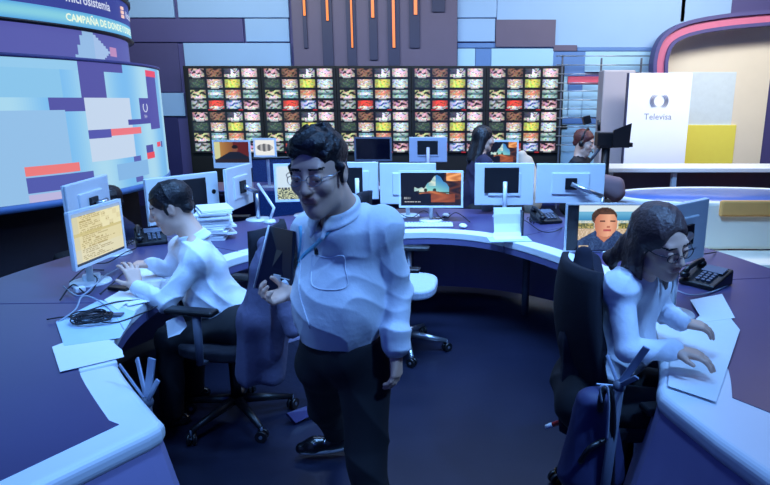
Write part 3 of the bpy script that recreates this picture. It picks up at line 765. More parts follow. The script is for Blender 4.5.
def page_col(u, v):
    c = (206, 226, 240)
    if v < .36:
        c = (205, 212, 170) if random.Random(int(u * 50) * 31 + int(v * 60) * 7).random() > .45 else (70, 84, 78)
        if v > .31: c = (40, 54, 84) if int(u * 50) % 3 else (220, 226, 200)
    if .30 < u < .42 and .42 < v < .7: c = (70, 150, 110) if v < .54 else (214, 70, 60) if v < .6 else (60, 70, 90)
    return c
def car_col(u, v):
    c = (236, 236, 232)
    if ((u - .5) / .42) ** 2 + ((v - .5) / .24) ** 2 < 1: c = mixc((90, 92, 96), (190, 190, 190), math.sin(u * 24) * .5 + .5)
    return c
mgroup = 'desk monitors of the newsroom'
def monitor(label, A, B, zt, zb, front=True, pic=None, res=(96, 54), base=.74, cover=None, plate=True, armdir=None, shell=None, frame=.012, framem=None, badge=True, knob=None, chin=0, thick=.03, foot=True):
    """A, B: the image-left and image-right ends in plan"""
    A = Vector((*A[:2], 0)); B = Vector((*B[:2], 0)); c = (A + B) / 2; d = (B - A) if front else (A - B); wd = d.length; rz = math.atan2(d.y, d.x)
    t = thing('monitor', label, 'monitor', (c.x, c.y, base), rz, mgroup); h = zt - zb; zc = (zt + zb) / 2 - base
    shell = shell or M_alu; framem = framem or M_bezel
    MB().box((0, .004, zc), (wd, thick * .6, h)).build('housing', shell, t, bevel=.006)
    MB().box((0, thick * .6, zc), (wd * .55, thick * .5, h * .55)).build('rear_cover', shell, t, bevel=.008)
    m_ = MB(); yf = -thick * .3 + .001
    ws, hs_ = wd - 2 * frame, h - 2 * frame - chin
    for s_ in (-1, 1):
        m_.box((s_ * (wd - frame) / 2, yf, zc), (frame, .008, h))
    m_.box((0, yf, zc + (h - frame) / 2), (ws, .008, frame)); m_.box((0, yf, zc - (h - frame - chin) / 2), (ws, .008, frame + chin))
    m_.build('bezel', framem, t)
    zs = zc + chin / 2
    if pic: picture('screen', ws, hs_, pic, t, Matrix.Translation((0, yf - .001, zs)), res[0], res[1], M_scr)
    else: MB().box((0, yf, zs), (ws, .004, hs_)).build('screen', M_off, t)
    yb = thick * .88
    if cover:
        x0, x1, z0, z1 = cover; q = MB().box((wd * (.5 - (x0 + x1) / 2), yb - .004, zc + h * ((z0 + z1) / 2 - .5)), (wd * (x1 - x0), .012, h * (z1 - z0)))
        q.build('back_cover', M_blk, t, bevel=.004)
    if plate:
        pl_ = MB().box((0, yb + .008, zc), (.10, .016, .10)).build('mount_plate', M_blk, t, bevel=.003)
    if badge: MB().box((-wd * .36, thick * .36, zc + .01), (.055, .004, .022)).build('badge', M_blk, t)
    if knob: MB().cyl((-wd * .5 + wd * (1 - knob[0]), thick * .3, zc + h * (knob[1] - .5)), (-wd * .5 + wd * (1 - knob[0]), thick * .55, zc + h * (knob[1] - .5)), .018).build('knob', M_blk, t)
    arm = MB()
    if armdir:
        ax, az = armdir; arm.tube([(0, yb + .02, zc), (ax * .5, yb + .05, zc + az * .5), (ax, yb + .07, zc + az)], .02, 10); arm.tube([(ax, yb + .07, zc + az), (ax, yb + .07, 0.01)], .016, 10)
        fx, fy = ax, yb + .07
    else:
        arm.tube([(0, yb + .012, zc), (0, yb + .05, zc - .01)], .016, 10); arm.tube([(0, yb + .05, zc + .03), (0, yb + .05, .01)], .018, 10); fx, fy = 0, yb + .05
    arm.build('arm', M_steel if armdir else shell, t)
    MB(Matrix.Translation((fx, fy, 0))).lathe([(.001, .012), (.10, .012), (.105, .004), (.105, 0), (.001, 0)], 32).build('foot', shell, t)
    return t
def mon_px(label, x0, y0, x1, y1, Y, **k):
    a = J(x0, y0, Y); b = J(x1, y1, Y); return monitor(label, a, b, a.z, b.z, **k)
monitor('monitor showing a yellow document, in front of the seated man at left', (-1.87, 2.95), (-1.84, 3.40), 1.175, .87, pic=doc_col, frame=.016, res=(70, 60))
monitor('back of a white monitor at far left, behind the yellow document screen', (-2.20, 3.48), (-2.26, 4.05), 1.235, .92, front=False, armdir=(-.05, .02))
monitor('white monitor with large dark back cover behind the seated man\'s head', (-2.09, 4.22), (-1.76, 4.72), 1.18, .84, front=False, cover=(.22, .80, .12, .90), knob=(.92, .55), plate=False, badge=False)
monitor('back of an angled white monitor between seated and standing man', (-1.66, 4.62), (-1.62, 5.12), 1.205, .87, front=False, armdir=(-.12, -.06))
monitor('white-framed monitor showing a page with yellow list, left of the standing man\'s face', (-1.40, 5.05), (-.92, 5.15), 1.205, .88, pic=page_col, frame=.02, res=(60, 50))
mon_px('white monitor back with dark cover, right of the standing man\'s face', 337, 162, 379, 199, 5.26, front=False, cover=(.1, .62, .12, .86), plate=False)
mon_px('plain white monitor back directly behind the beach cave screen', 379.5, 163, 436, 204, 5.22, front=False, badge=False, plate=False)
mon_px('monitor showing a beach cave picture on the ring desk', 398.5, 170.5, 463, 207.5, 4.88, pic=cave_col, res=(130, 76), frame=.017)
mon_px('white monitor back with dark cover, third from the right of the back row', 475, 163, 533, 205, 5.2, front=False, cover=(.16, .74, .30, .90), plate=False)
mon_px('white monitor back with diagonal arm in front of the camera operator', 537, 163.5, 603, 203, 5.14, front=False, armdir=(-.26, -.10))
mon_px('large monitor with black edge showing a portrait of a man', 566, 203, 655, 252, 3.86, pic=None, frame=.012)
pm = bpy.data.objects[[o.name for o in bpy.data.objects if o.name.startswith('monitor')][-1]]
for ch in list(pm.children):
    if ch.name.startswith('screen'):
        wd_ = ch.dimensions.x
a = J(566, 203, 3.86); b = J(655, 252, 3.86); h_ = a.z - b.z; w_ = b.x - a.x
picture('picture', w_ - .10, h_ - .03, portrait_col, pm, Matrix.Translation((.035, -.016, (a.z + b.z) / 2 - .74 + .002)), 120, 66, M_scr)
monitor('blue-lit monitor back beside the seated woman\'s head', (1.00, 2.72), (1.36, 3.02), 1.24, .93, front=False, armdir=(.20, .0))
# back row
mon_px('wide monitor showing a seated man on an orange set, back left', 212, 140, 252, 168, 6.75, pic=interview_col, frame=.02, res=(60, 40), chin=.04)
mon_px('small white monitor showing a grey car, back left', 253, 138, 277, 157, 6.9, pic=car_col, frame=.02, res=(40, 28))
mon_px('switched-off monitor with grey frame below the video wall', 354, 137, 392, 161, 6.8, frame=.02, framem=M_grey)
mon_px('grey monitor back with dark cover, right of the switched-off monitor', 409, 137, 447, 162, 6.85, front=False, cover=(.22, .76, .3, .86), shell=mat('lilac_shell', (172, 176, 196), .4), plate=False)
mon_px('monitor showing a beach cave beside the dark-haired person at the back', 482, 140, 518, 166, 6.75, pic=cave_col, frame=.02, res=(60, 40))

# ------------------------------------------------------------------ desk things
_p = 0
def paper(label, px, z=None, th=.003, m=None, name='paper_sheet', group=None, cat='paper'):
    global _p
    _p += 1; z = z or .7455 + .0012 * _p; th = .001
    P = [Z(x, y, z) for x, y in px]; o = MB().prism([(p.x, p.y) for p in P], z, z + th).build(name, m or M_paper)
    return tag(recenter(o), label, cat, group)
paper('large white sheet lying across the left desk beside its seam', [(52, 347), (98, 330), (122, 350), (124, 357), (60, 372)])
paper('pale blue paper sheet under the coiled cable', [(56, 322), (100, 300), (136, 312), (120, 338), (64, 346)], m=mat('pale_blue_paper', (190, 215, 235), .7))
paper('white sheet under the forearm of the seated man at left', [(118, 292), (143, 262), (166, 266), (156, 300), (128, 306)])
paper('small white sheet at the far end of the seated man\'s hands', [(104, 300), (118, 292), (132, 298), (118, 310)])
paper('white sheet under the woman\'s hands at right', [(672, 342), (716, 300), (740, 330), (716, 402), (668, 386)])
paper('white sheet beside the phone at right', [(690, 300), (722, 294), (735, 318), (704, 322)])
t = thing('paper_stack', 'untidy tall stack of white papers behind the seated man\'s head', 'paper', (-1.66, 4.33, .742))
rn = random.Random(4)
for i in range(13):
    a = rn.uniform(-.25, .25); MB(Matrix.Translation((rn.uniform(-.025, .025), rn.uniform(-.02, .02), .0172 * i)) @ Matrix.Rotation(a + .3, 4, 'Z')).box((0, 0, .007), (.22, .30, .013)).build('sheet', M_paper, t)
def slab(label, name, cat, px, py, z, dims, rz, m, bevel=.004, group=None):
    p = Z(px, py, z); o = MB().box((0, 0, dims[2] / 2), dims).build(name, m, bevel=bevel); o.location = (p.x, p.y, z); o.rotation_euler.z = rz; return tag(o, label, cat, group)
slab('dark slim folder right of the paper stack', 'folder', 'folder', 232, 218, .745, (.30, .10, .02), .1, M_blk)
slab('blue-lit notebook on the desk below the angled monitor', 'notebook', 'notebook', 215, 208, .745, (.3, .2, .015), .3, M_top)
slab('dark slim tablet lying on the papers near the coiled cable', 'tablet', 'tablet', 104, 316, .752, (.17, .04, .01), .1, M_grey)
slab('dark case on the desk beside the left hand of the seated man', 'case', 'case', 120, 290, .745, (.12, .05, .02), -.3, M_blk)
slab('grey power adapter under the yellow document screen', 'power_adapter', 'adapter', 92, 280, .745, (.09, .06, .035), .5, M_alu, .008)
slab('small pale adapter beside the document screen\'s foot', 'power_adapter', 'adapter', 80, 292, .745, (.05, .04, .03), .9, M_paper, .008)
# keyboards
def keyboard(label, px, py, rz, m, wd=.40):
    p = Z(px, py); t = thing('keyboard', label, 'keyboard', (p.x, p.y, .742), rz, 'keyboards on the ring desk')
    MB().box((0, 0, .007), (wd, .13, .014)).build('body', m, t, bevel=.004)
    k = MB()
    for r_ in range(5):
        for c_ in range(15): k.box((-wd / 2 + .02 + (wd - .04) / 14 * c_, -.048 + .024 * r_, .017), (.02, .018, .006))
    k.build('keys', m, t); return t
keyboard('white keyboard below the beach cave screen', 428, 226, 0.02, M_white)
for lb, px, py in (('white mouse right of the white keyboard', 463, 227.5), ('pale mouse behind the white keyboard', 446, 217)):
    p = Z(px, py); o = MB().ell((0, 0, .012), (.032, .052, .018)).build('mouse', M_white); o.location = (p.x, p.y, .742); o.rotation_euler.z = .2; tag(o, lb, 'mouse')
# curved white document tray
p = Z(506, 237); t = thing('document_holder', 'upright curved white document holder on the back desk', 'document holder', (p.x, p.y, .742), .1)
prof = [(-.13, .004), (-.02, .006), (.02, .03), (.04, .09), (.045, .16), (.06, .205)]
vs = []; 
for y, z in prof:
    for x in (-.105, .105): vs.append((x + (.0 if y < 0 else .02), y, z))
n_ = len(prof); vs2 = [(x, y + .006, z + .004) for x, y, z in vs]
fs = [(2 * i, 2 * i + 1, 2 * i + 3, 2 * i + 2) for i in range(n_ - 1)] + [(2 * n_ + 2 * i, 2 * n_ + 2 * i + 2, 2 * n_ + 2 * i + 3, 2 * n_ + 2 * i + 1) for i in range(n_ - 1)]
fs += [(2 * i, 2 * i + 2, 2 * n_ + 2 * i + 2, 2 * n_ + 2 * i) for i in range(n_ - 1)] + [(2 * i + 1, 2 * n_ + 2 * i + 1, 2 * n_ + 2 * i + 3, 2 * i + 3) for i in range(n_ - 1)]
MB().add(vs + vs2, fs).build('tray', M_white, t); MB().box((.12, .03, .10), (.012, .10, .18)).build('side_panel', M_blk, t); MB().box((0, -.1, .004), (.3, .16, .006)).build('base', mat('pale_blue_paper', (190, 215, 235), .7), t)
# desk phones
def phone(label, px, py, rz, sc=1.0):
    p = Z(px, py); t = thing('desk_phone', label, 'phone', (p.x, p.y, .742), rz, 'black desk phones')
    MB().add([(-.09, -.10, 0), (.11, -.10, 0), (.11, .11, 0), (-.09, .11, 0), (-.09, -.10, .025), (.11, -.10, .025), (.11, .11, .085), (-.09, .11, .085)],
             [(0, 3, 2, 1), (4, 5, 6, 7), (0, 1, 5, 4), (1, 2, 6, 5), (2, 3, 7, 6), (3, 0, 4, 7)]).build('body', M_blk, t, bevel=.008)
    MB(Matrix.Translation((.03, .055, .078)) @ Matrix.Rotation(R(16), 4, 'X')).box((0, 0, 0), (.12, .07, .006)).build('display', M_grey, t, bevel=.002)
    k = MB(Matrix.Translation((.03, -.03, .052)) @ Matrix.Rotation(R(16), 4, 'X'))
    for i in range(4):
        for j in range(3): k.box((-.03 + .03 * j, -.035 + .024 * i, 0), (.02, .015, .01))
    k.build('keypad', M_grey, t)
    hb = MB(); hb.tube([(-.065, -.09, .062), (-.065, -.05, .085), (-.065, .04, .105), (-.065, .09, .105)], [.018, .014, .014, .018], 10); hb.ell((-.065, -.085, .055), (.028, .03, .02), 8); hb.ell((-.065, .085, .09), (.028, .03, .02), 8)
    h = hb.build('handset', M_blk, t)
    c = MB(); c.tube([(-.065 - .06 + .012 * math.cos(i * 1.1) - .02 * math.sin(i / 18 * PI), -.10 + i * .006, .02 + .012 * math.sin(i * 1.1)) for i in range(34)], .003, 5); c.build('cord', M_cable, t)
    return t
phone('black desk phone beside the seated man\'s head at left', 150, 243, .5)
phone('black desk phone on the back desk left of the portrait screen', 545, 222, .3)
phone('large black desk phone right of the seated woman', 703, 284, -.9, 1.35)
# small framed photo tag, cups
slab('small dark picture card leaning below the monitor backs', 'picture_card', 'card', 487, 211, .742, (.10, .02, .08), 0, M_grey)
# cables
def cable(label, pts, r=.004, m=None, z=.747, group='loose cables on the ring desk'):
    P = spline([Z(x, y, z) + Vector((0, 0, dz)) for x, y, dz in pts], 6); o = MB().tube(P, r, 6).build('cable', m or M_cable); return tag(recenter(o), label, 'cable', group)
rn = random.Random(8)
pc = Z(93, 324); P = []
for i in range(90):
    a = i * .55; r_ = .055 + .02 * math.sin(i * .31) + rn.uniform(-.006, .006); P.append((r_ * 1.15 * math.cos(a), r_ * math.sin(a), .008 + .0003 * i + .006 * math.sin(i * .9) ** 2))
P = [(-.22, .02, .004), (-.14, .05, .006)] + P + [(.1, -.03, .006), (.16, .06, .004), (.2, .2, .004)]
o = MB().tube(spline(P, 3), .0035, 5).build('coiled_cable', M_cable); o.location = (pc.x, pc.y, .75); tag(o, 'dark coiled cable lying on the pale sheet at left', 'cable')
for k, (lb, pts, mm) in enumerate([
    ('pale looping cable left of the coiled cable', [(58, 322, 0), (76, 316, .03), (84, 306, .05), (98, 304, .02), (112, 312, 0), (124, 330, 0)], M_cablew),
    ('dark cable from the coil towards the seated man\'s elbow', [(66, 318, 0), (90, 312, .01), (116, 304, .01), (140, 300, 0)], M_cable),
    ('dark cable tangle under the document screen, nearest the camera', [(60, 300, 0), (74, 290, .03), (88, 296, .01), (98, 284, .03), (86, 274, .02), (104, 270, 0)], M_cable),
    ('pale cable tangle under the document screen', [(64, 290, .02), (80, 300, .02), (96, 292, .04), (104, 278, .01), (118, 272, .02), (126, 262, 0)], M_cablew),
    ('dark cable running along the foot of the document screen', [(70, 282, 0), (90, 270, .03), (108, 264, .01), (124, 258, .03), (136, 248, 0)], M_cable),
    ('dark cable looping near the dark keyboard', [(100, 294, 0), (114, 286, .02), (120, 276, 0), (130, 270, .02), (122, 262, 0)], M_cable),
    ('pale cable draped over the desk in front of the right phone', [(668, 286, 0), (676, 292, .01), (692, 297, .01), (712, 292, 0), (730, 284, 0)], M_cablew),
    ('dark cable behind the white keyboard', [(400, 214, 0), (412, 220, .02), (424, 214, .03), (438, 220, .01), (450, 213, 0)], M_cable),
    ('dark cable beside the pale mouse', [(436, 212, 0), (444, 221, .01), (456, 216, .03), (470, 222, 0)], M_cable),
    ('dark cable tangle left of the portrait screen', [(520, 218, 0), (528, 226, .03), (540, 232, .01), (552, 236, .03), (562, 228, 0)], M_cable),
    ('dark cable behind the seated woman\'s phone', [(655, 256, .02), (668, 262, .04), (684, 256, .02), (700, 262, .05), (716, 252, 0)], M_cable),
    ('dark cable hanging over papers right of the seated woman', [(660, 268, .01), (676, 274, .04), (690, 268, .02), (706, 274, .04), (722, 268, 0)], M_cable)]):
    cable(lb, pts, m=mm)
# red pen beside the woman
a = Z(660, 290); b = Z(672, 293); o = MB().cyl(a + Vector((0, 0, .01)), b + Vector((0, 0, .01)), .005, n=8).build('pen', M_red); tag(recenter(o), 'red pen on the desk beside the seated woman\'s elbow', 'pen')

# lamp-like arm left of the standing man
t = thing('desk_stand', 'thin pale jointed stand with round foot left of the standing man', 'stand', (Z(270, 223).x, Z(270, 223).y, .742))
b0 = Vector((Z(270, 223).x, Z(270, 223).y, .742)); p1 = J(274, 208, b0.y); p2 = J(258, 184, b0.y + .2); p3 = J(250, 182, b0.y + .3)
MB().tube([Vector((0, 0, .02)), p1 - b0, p2 - b0], .012, 8).build('arm', M_alu, t); MB().lathe([(.001, .03), (.04, .028), (.05, .008), (.05, 0), (.001, 0)], 24).build('foot', M_alu, t)

# ================================================================== chairs
def office_chair(label, loc, rz, seatm=None, legm=None, jacket=None, armz=.68, back=True, caster=None, zs=.47):
    """faces local +y"""
    t = thing('office_chair', label, 'chair', loc, rz, 'office chairs inside the ring desk')
    sm = seatm or M_blk2
    P = [(.24 * math.copysign(abs(math.cos(a)) ** .6, math.cos(a)), .23 * math.copysign(abs(math.sin(a)) ** .6, math.sin(a))) for a in [2 * PI * i / 32 for i in range(32)]]
    MB().prism(P, zs - .03, zs + .035).build('seat', sm, t, bevel=.02, seg=4)
    if back:
        g = MB(); vs = []; nu, nv = 10, 12
        for sd in (0, 1):
            for j in range(nv + 1):
                for i in range(nu + 1):
                    u = i / nu * 2 - 1; v = j / nv; ww = .22 * (1 - .25 * v ** 3); y = -.23 - .05 * math.sin(v * 2.6) + .05 * u * u - sd * .03 - .03 * v
                    vs.append((u * ww, y, zs + .10 + .54 * v))
        n1 = (nu + 1) * (nv + 1); fs = []
        for j in range(nv):
            for i in range(nu):
                a = j * (nu + 1) + i; fs.append((a, a + 1, a + nu + 2, a + nu + 1)); fs.append((n1 + a, n1 + a + nu + 1, n1 + a + nu + 2, n1 + a + 1))
        ring = [i for i in range(nu + 1)] + [j * (nu + 1) + nu for j in range(1, nv + 1)] + [nv * (nu + 1) + i for i in range(nu - 1, -1, -1)] + [j * (nu + 1) for j in range(nv - 1, 0, -1)]
        for k in range(len(ring)): a, b = ring[k], ring[(k + 1) % len(ring)]; fs.append((a, a + n1, b + n1, b))
        MB().add(vs, fs, True).build('backrest', M_blk2, t)
        MB().tube([(0, -.05, zs - .05), (0, -.26, zs - .03), (0, -.30, zs + .12), (0, -.30, zs + .3)], .018, 8).build('back_bracket', M_blk, t)
    for sx in (-1, 1):
        a = MB().tube([(sx * .20, 0, zs - .03), (sx * .29, 0, zs - .01), (sx * .295, -.01, armz - .01)], [.016, .018, .022], 8).build('arm_post', M_grey, t)
        MB().box((sx * .29, .02, armz), (.075, .26, .028)).build('armrest', M_blk, t, bevel=.012, seg=3)
    MB().cyl((0, 0, .12), (0, 0, zs - .03), .028).build('gas_lift', M_blk, t); MB().box((0, 0, zs - .05), (.2, .2, .04)).build('mechanism', M_blk, t, bevel=.01)
    for k in range(5):
        an = 2 * PI * k / 5 + .3; dx, dy = math.cos(an), math.sin(an)
        lg = MB().tube([(.03 * dx, .03 * dy, .12), (.16 * dx, .16 * dy, .10), (.30 * dx, .30 * dy, .075)], [.028, .022, .015], 8).build('leg', legm or M_blk, t)
        c = MB(Matrix.Translation((.30 * dx, .30 * dy, .032)) @ Matrix.Rotation(an + .8, 4, 'Z'))
        c.cyl((0, -.022, 0), (0, -.006, 0), .031); c.cyl((0, .006, 0), (0, .022, 0), .031); c.m = 1; c.cyl((0, -.024, 0), (0, .024, 0), .010); c.cyl((0, 0, 0), (0, 0, .05), .007)
        c.build('caster', [M_blk, caster or M_grey], lg)
    return t
office_chair('empty office chair with pale seat behind the standing man', (-.25, 3.98, 0), R(-95), M_seat, M_steel, caster=M_steel, armz=.67)
chL = office_chair('black office chair under the seated man at left, grey coat over its back', (-1.12, 3.02, 0), R(78), armz=.73)
chR = office_chair('black office chair under the seated woman, dark coat over its back', (.80, 2.30, 0), R(-80), caster=M_gold, armz=.62)

def coat(label, pts, m, res=.009, seed=0):
    o = sdf_mesh(pts, res, 'coat', m, None, (0, 0, 0), wrinkle=cloth_wrinkle(.006, .6, seed, (1.4, 1.4, .18))); tag(recenter(o), label, 'coat'); return o
# grey coat over the back of the left chair
def CJ(px, py, Y, r): return tuple(J(px, py, Y)), r
def chain(L, k=.04, f=(1, 1)):
    out = []
    for i in range(len(L) - 1): out.append(rc(L[i][0], L[i + 1][0], L[i][1], L[i + 1][1], k))
    return out
coat('grey wool coat hanging over the chair back left of the standing man', chain([CJ(273, 236, 2.72, .035), CJ(262, 270, 2.7, .05), CJ(254, 320, 2.7, .07), CJ(250, 372, 2.74, .075)], .05) + chain([CJ(290, 238, 2.85, .035), CJ(290, 262, 2.8, .05), CJ(280, 320, 2.78, .055), CJ(272, 375, 2.78, .06)], .05)
     + chain([CJ(266, 245, 2.78, .04), CJ(285, 244, 2.84, .04)], .03) + chain([CJ(268, 300, 2.75, .06), CJ(266, 350, 2.75, .065)], .05) + chain([CJ(283, 290, 2.68, .042), CJ(288, 315, 2.66, .045), CJ(292, 331, 2.64, .04)], .015)
     + [hs(J(265, 400, 2.7), (0, 0, -1))], M_jack, seed=1)
coat('dark navy coat hanging over the back of the seated woman\'s chair', chain([CJ(585, 254, 2.35, .035), CJ(583, 290, 2.3, .055), CJ(578, 340, 2.25, .07), CJ(578, 420, 2.2, .08)], .05) + chain([CJ(590, 262, 2.5, .045), CJ(594, 300, 2.35, .07), CJ(592, 350, 2.25, .08), CJ(588, 400, 2.2, .09)], .05)
     + [hs(J(575, 440, 2.2), (0, 0, -1))], M_jackb, seed=3)
# white slip hanging from the armrest of the left chair
def slip(label, name, cat, px, Y, m, th=.004):
    P = [J(x, y, Y + dy) for x, y, dy in px]; n = (P[1] - P[0]).cross(P[2] - P[0]).normalized() * th
    k = len(P); fs = [tuple(range(k)), tuple(reversed(range(k, 2 * k)))] + [(i, k + i, k + (i + 1) % k, (i + 1) % k) for i in range(k)]
    o = MB().add(P + [p + n for p in P], fs).build(name, m); return tag(recenter(o), label, cat)
slip('folded pale cloth hanging at the seated man\'s hip', 'folded_cloth', 'cloth', [(166, 322, 0), (182, 315, .03), (187, 326, .03), (180, 334, .01), (168, 338, 0)], 2.72, M_paper, .012)
# dark folder panel lying low beside the coat
slip('crumpled blue bag on the floor beside the left chair', 'bag', 'bag', [(283, 345, 0), (303, 338, .02), (310, 362, .05), (305, 388, .06), (282, 380, .02)], 3.15, M_jack, .04)
slip('flat pale box on the floor behind the standing man\'s shoe', 'flat_box', 'box', [(287, 413, 0), (318, 402, .12), (326, 408, .12), (296, 423, 0)], 2.95, M_top, .03)

# three-bladed folding stands at both ends of the ring
def bladed_stand(label, hub, blades, foot, extra=None):
    t = thing('folding_stand', label, 'stand', (foot[0], foot[1], 0), 0, 'folding stands at the ends of the ring'); o_ = Vector((foot[0], foot[1], 0))
    h = J(*hub) - o_
    if foot[2]: MB().tube([h, Vector((0, 0, .03))], .018, 10).build('post', M_grey, t)
    else: MB().tube([h, h - Vector((0, 0, .16))], .014, 10).build('post', M_grey, t); MB().box(h - Vector((.05, -.01, .13)), (.12, .04, .03)).build('clamp', M_grey, t)
    MB().ell(h, .022, 8).build('hub', M_grey, t)
    for (px, py, Y, wd) in blades:
        e = J(px, py, Y) - o_; MB().bar(h, e, wd * .75, .008, up=(.3, 1, .2)).build('blade', mat('satin_metal_blade', (140, 152, 176), .4, metal=.2), t, bevel=.004)
    for k in range(3 if foot[2] else 0): a = k * 2.1 + .4; MB().tube([(0, 0, .04), (.2 * math.cos(a), .2 * math.sin(a), .012)], .012, 8).build('foot', M_blk, t)
    return t
bladed_stand('three pale flat blades clamped to the edge of the left desk end', (147, 402, 1.90), [(137, 358, 2.0, .03), (152, 358, 1.9, .04), (158, 380, 1.84, .024), (119, 364, 1.95, .016)], (-.94, 1.93, 0))
bladed_stand('folding stand with three pale flat blades beside the seated woman', (619, 386, 1.85), [(607, 355, 1.95, .018), (647, 347, 1.8, .034), (637, 377, 1.78, .026), (596, 384, 1.85, .010)], (.56, 1.86, 1))
t = thing('backpack', 'blue bag with dark straps standing beside the folding stand', 'bag', (.42, 1.93, 0))
o = sdf_mesh([rc(J(590, 402, 1.93), J(582, 470, 1.95), .05, .09, .05), rc(J(603, 400, 1.95), J(603, 470, 1.98), .045, .08, .05), hs((0, 0, .012), (0, 0, -1))], .008, 'body', mat('dusk_blue_nylon', (52, 54, 92), .6, var=.15), t, (.42, 1.93, 0), wrinkle=cloth_wrinkle(.003, .8, 5))
def loc3(px, py, Y, b): return J(px, py, Y) - Vector(b)
bb_ = (.42, 1.93, 0)
MB().tube(spline([loc3(600, 410, 1.86, bb_), loc3(603, 392, 1.84, bb_), loc3(610, 392, 1.84, bb_), loc3(613, 420, 1.84, bb_), loc3(612, 460, 1.86, bb_), loc3(612, 484, 1.9, bb_)], 6), .012, 8).build('strap', M_blk, t)
MB().tube(spline([loc3(580, 462, 1.86, bb_), loc3(590, 448, 1.84, bb_), loc3(605, 440, 1.86, bb_)], 6), .010, 8).build('strap', M_blk, t)
MB().tube(spline([loc3(602, 402, 1.83, bb_), loc3(600, 388, 1.82, bb_), loc3(607, 387, 1.82, bb_), loc3(609, 408, 1.82, bb_), loc3(607, 440, 1.83, bb_)], 6), .004, 6).build('cord', M_cablew, t)
# red and white stick
a = J(546, 427, 2.25); b = J(580, 415, 2.2); m_ = MB(); m_.cyl(a, a + (b - a) * .2, .010, n=10); m_.m = 1; m_.cyl(a + (b - a) * .2, b, .010, n=10)
o = m_.build('baton', [M_paper, M_red]); tag(recenter(o), 'red stick with white tip sticking out low beside the dark coat', 'stick')

# ================================================================== people
HP = lambda c, Q, s: (lambda *p: np.array(c, float) + Q @ (np.array(p) * s))
def person_root(label, loc): return thing('person', label, 'person', loc)
def shoe(a, d, s=1.0, up=(0, 0, 1)):
    """a ankle-bottom on floor, d toe direction"""
    a = np.array(a, float); d = np.array(d, float); d /= np.linalg.norm(d); u = np.array(up, float)
    H_ = a - d * .06 * s + u * .032 * s; B_ = a + d * .11 * s + u * .03 * s; T_ = a + d * .175 * s + u * .024 * s
    return [rc(H_, B_, .034 * s, .042 * s, .03), rc(B_, T_, .042 * s, .030 * s, .03), rc(a + u * .05 * s, a + u * .09 * s, .04 * s, .042 * s, .03), hs(a + u * .0, -u)]

# ---- the standing man
mL = Vector((-.33, 2.15, 0)); man = person_root('standing man in white shirt and dark trousers, looking down, dark folder under his arm', mL)
hc = np.array(J(319, 173, 1.99)); hs_s = 1.10; Qm = rotm(R(166), R(11), R(2))
nk = np.array(J(338, 212, 2.10))
HPm, Tm = head_prims(hc, Qm, hs_s, neck=nk, neck_r=.064)
def A3(px, py, Y): return np.array(J(px, py, Y))
ls, le_, lw = A3(382, 228, 2.13), A3(397, 290, 2.16), A3(396, 352, 2.08)
rs, re_, rw = A3(313, 231, 2.26), A3(291, 268, 2.34), A3(290, 290, 2.16)
ch, be, pe = A3(343, 245, 2.20), A3(343, 300, 2.16), A3(343, 345, 2.20)
lh, lk, la = A3(364, 362, 2.18), A3(367, 462, 2.08), np.array((-.235, 1.98, .09))
rh, rk = A3(323, 362, 2.26), A3(326, 405, 2.45); ra = A3(336, 434, 2.62)
lhand = hand_prims(lw, (-.03, -.10, -1), (-.8, .3, 0), 1, curl=(.35, .45, .35), s=1.0, thumb=(.8, .45, .2))
rhand = hand_prims(A3(293, 292, 2.13), (-.75, -.35, -.10), (.25, -.2, .95), 1, curl=(.9, .9, .6), s=1.0, thumb=(.5, .4, .7))
body = HPm + [rc(nk, ch, .06, .12, .04), rc(ch, be, .13, .13, .05), rc(be, pe, .12, .12, .04), rc(ls, le_, .042, .036), rc(le_, lw, .036, .027), rc(rs, re_, .042, .036), rc(re_, rw, .036, .027),
              rc(nk, ls, .045, .04, .04), rc(nk, rs, .045, .04, .04), rc(lh, lk, .07, .05), rc(lk, la, .05, .035), rc(rh, rk, .07, .05), rc(rk, ra, .05, .035)] + lhand + rhand
o = sdf_mesh(body, .0048, 'body', [M_skin, M_lips, M_hair, M_eye], man, mL, zone=face_zone(hc, Qm, hs_s))
# shirt
rd = Vector((math.cos(R(143)), math.sin(R(143)), 0)); rdn = np.array(rd); fw = np.array((-math.sin(R(143)), math.cos(R(143)), 0.))
up = np.array((0, 0, 1.))
shirt = [rc(nk + up * -.02, nk + up * -.06, .075, .10, .05), rc(nk - up * .05, ls, .075, .066, .05), rc(nk - up * .05, rs, .07, .056, .05), rc(ls, rs, .07, .06, .06),
         rc(ls * .72 + rs * .28 - up * .06, be * 1 + rdn * -.025, .105, .125, .08), rc(rs * .78 + ls * .22 - up * .05, be + rdn * .055, .10, .13, .08),
         el(be + fw * .03 + up * .01, (.150, .158, .16), None, .08), rc(be + rdn * -.015, pe + rdn * -.02 + up * .01, .138, .13, .07), rc(be + rdn * .03, pe + rdn * .03 + up * .01, .145, .125, .07),
         rc(ls, le_, .067, .058, .014), rc(le_, lw + up * .06, .058, .050, .01), rc(lw + up * .075, lw + up * .035, .058, .057, .008), rc(rs, re_, .066, .058, .05), rc(re_, rw + np.array((.02, .04, .01)), .056, .046, .03), rc(rw + np.array((.02, .035, .01)), rw + np.array((.0, .01, .0)), .046, .045, .006),
         ]
_arms = shirt[9:]; shirt = shirt[:9] + [hs(pe + up * .055 - fw * .0, (-.10 * fw[0], -.10 * fw[1], -1))] + _arms
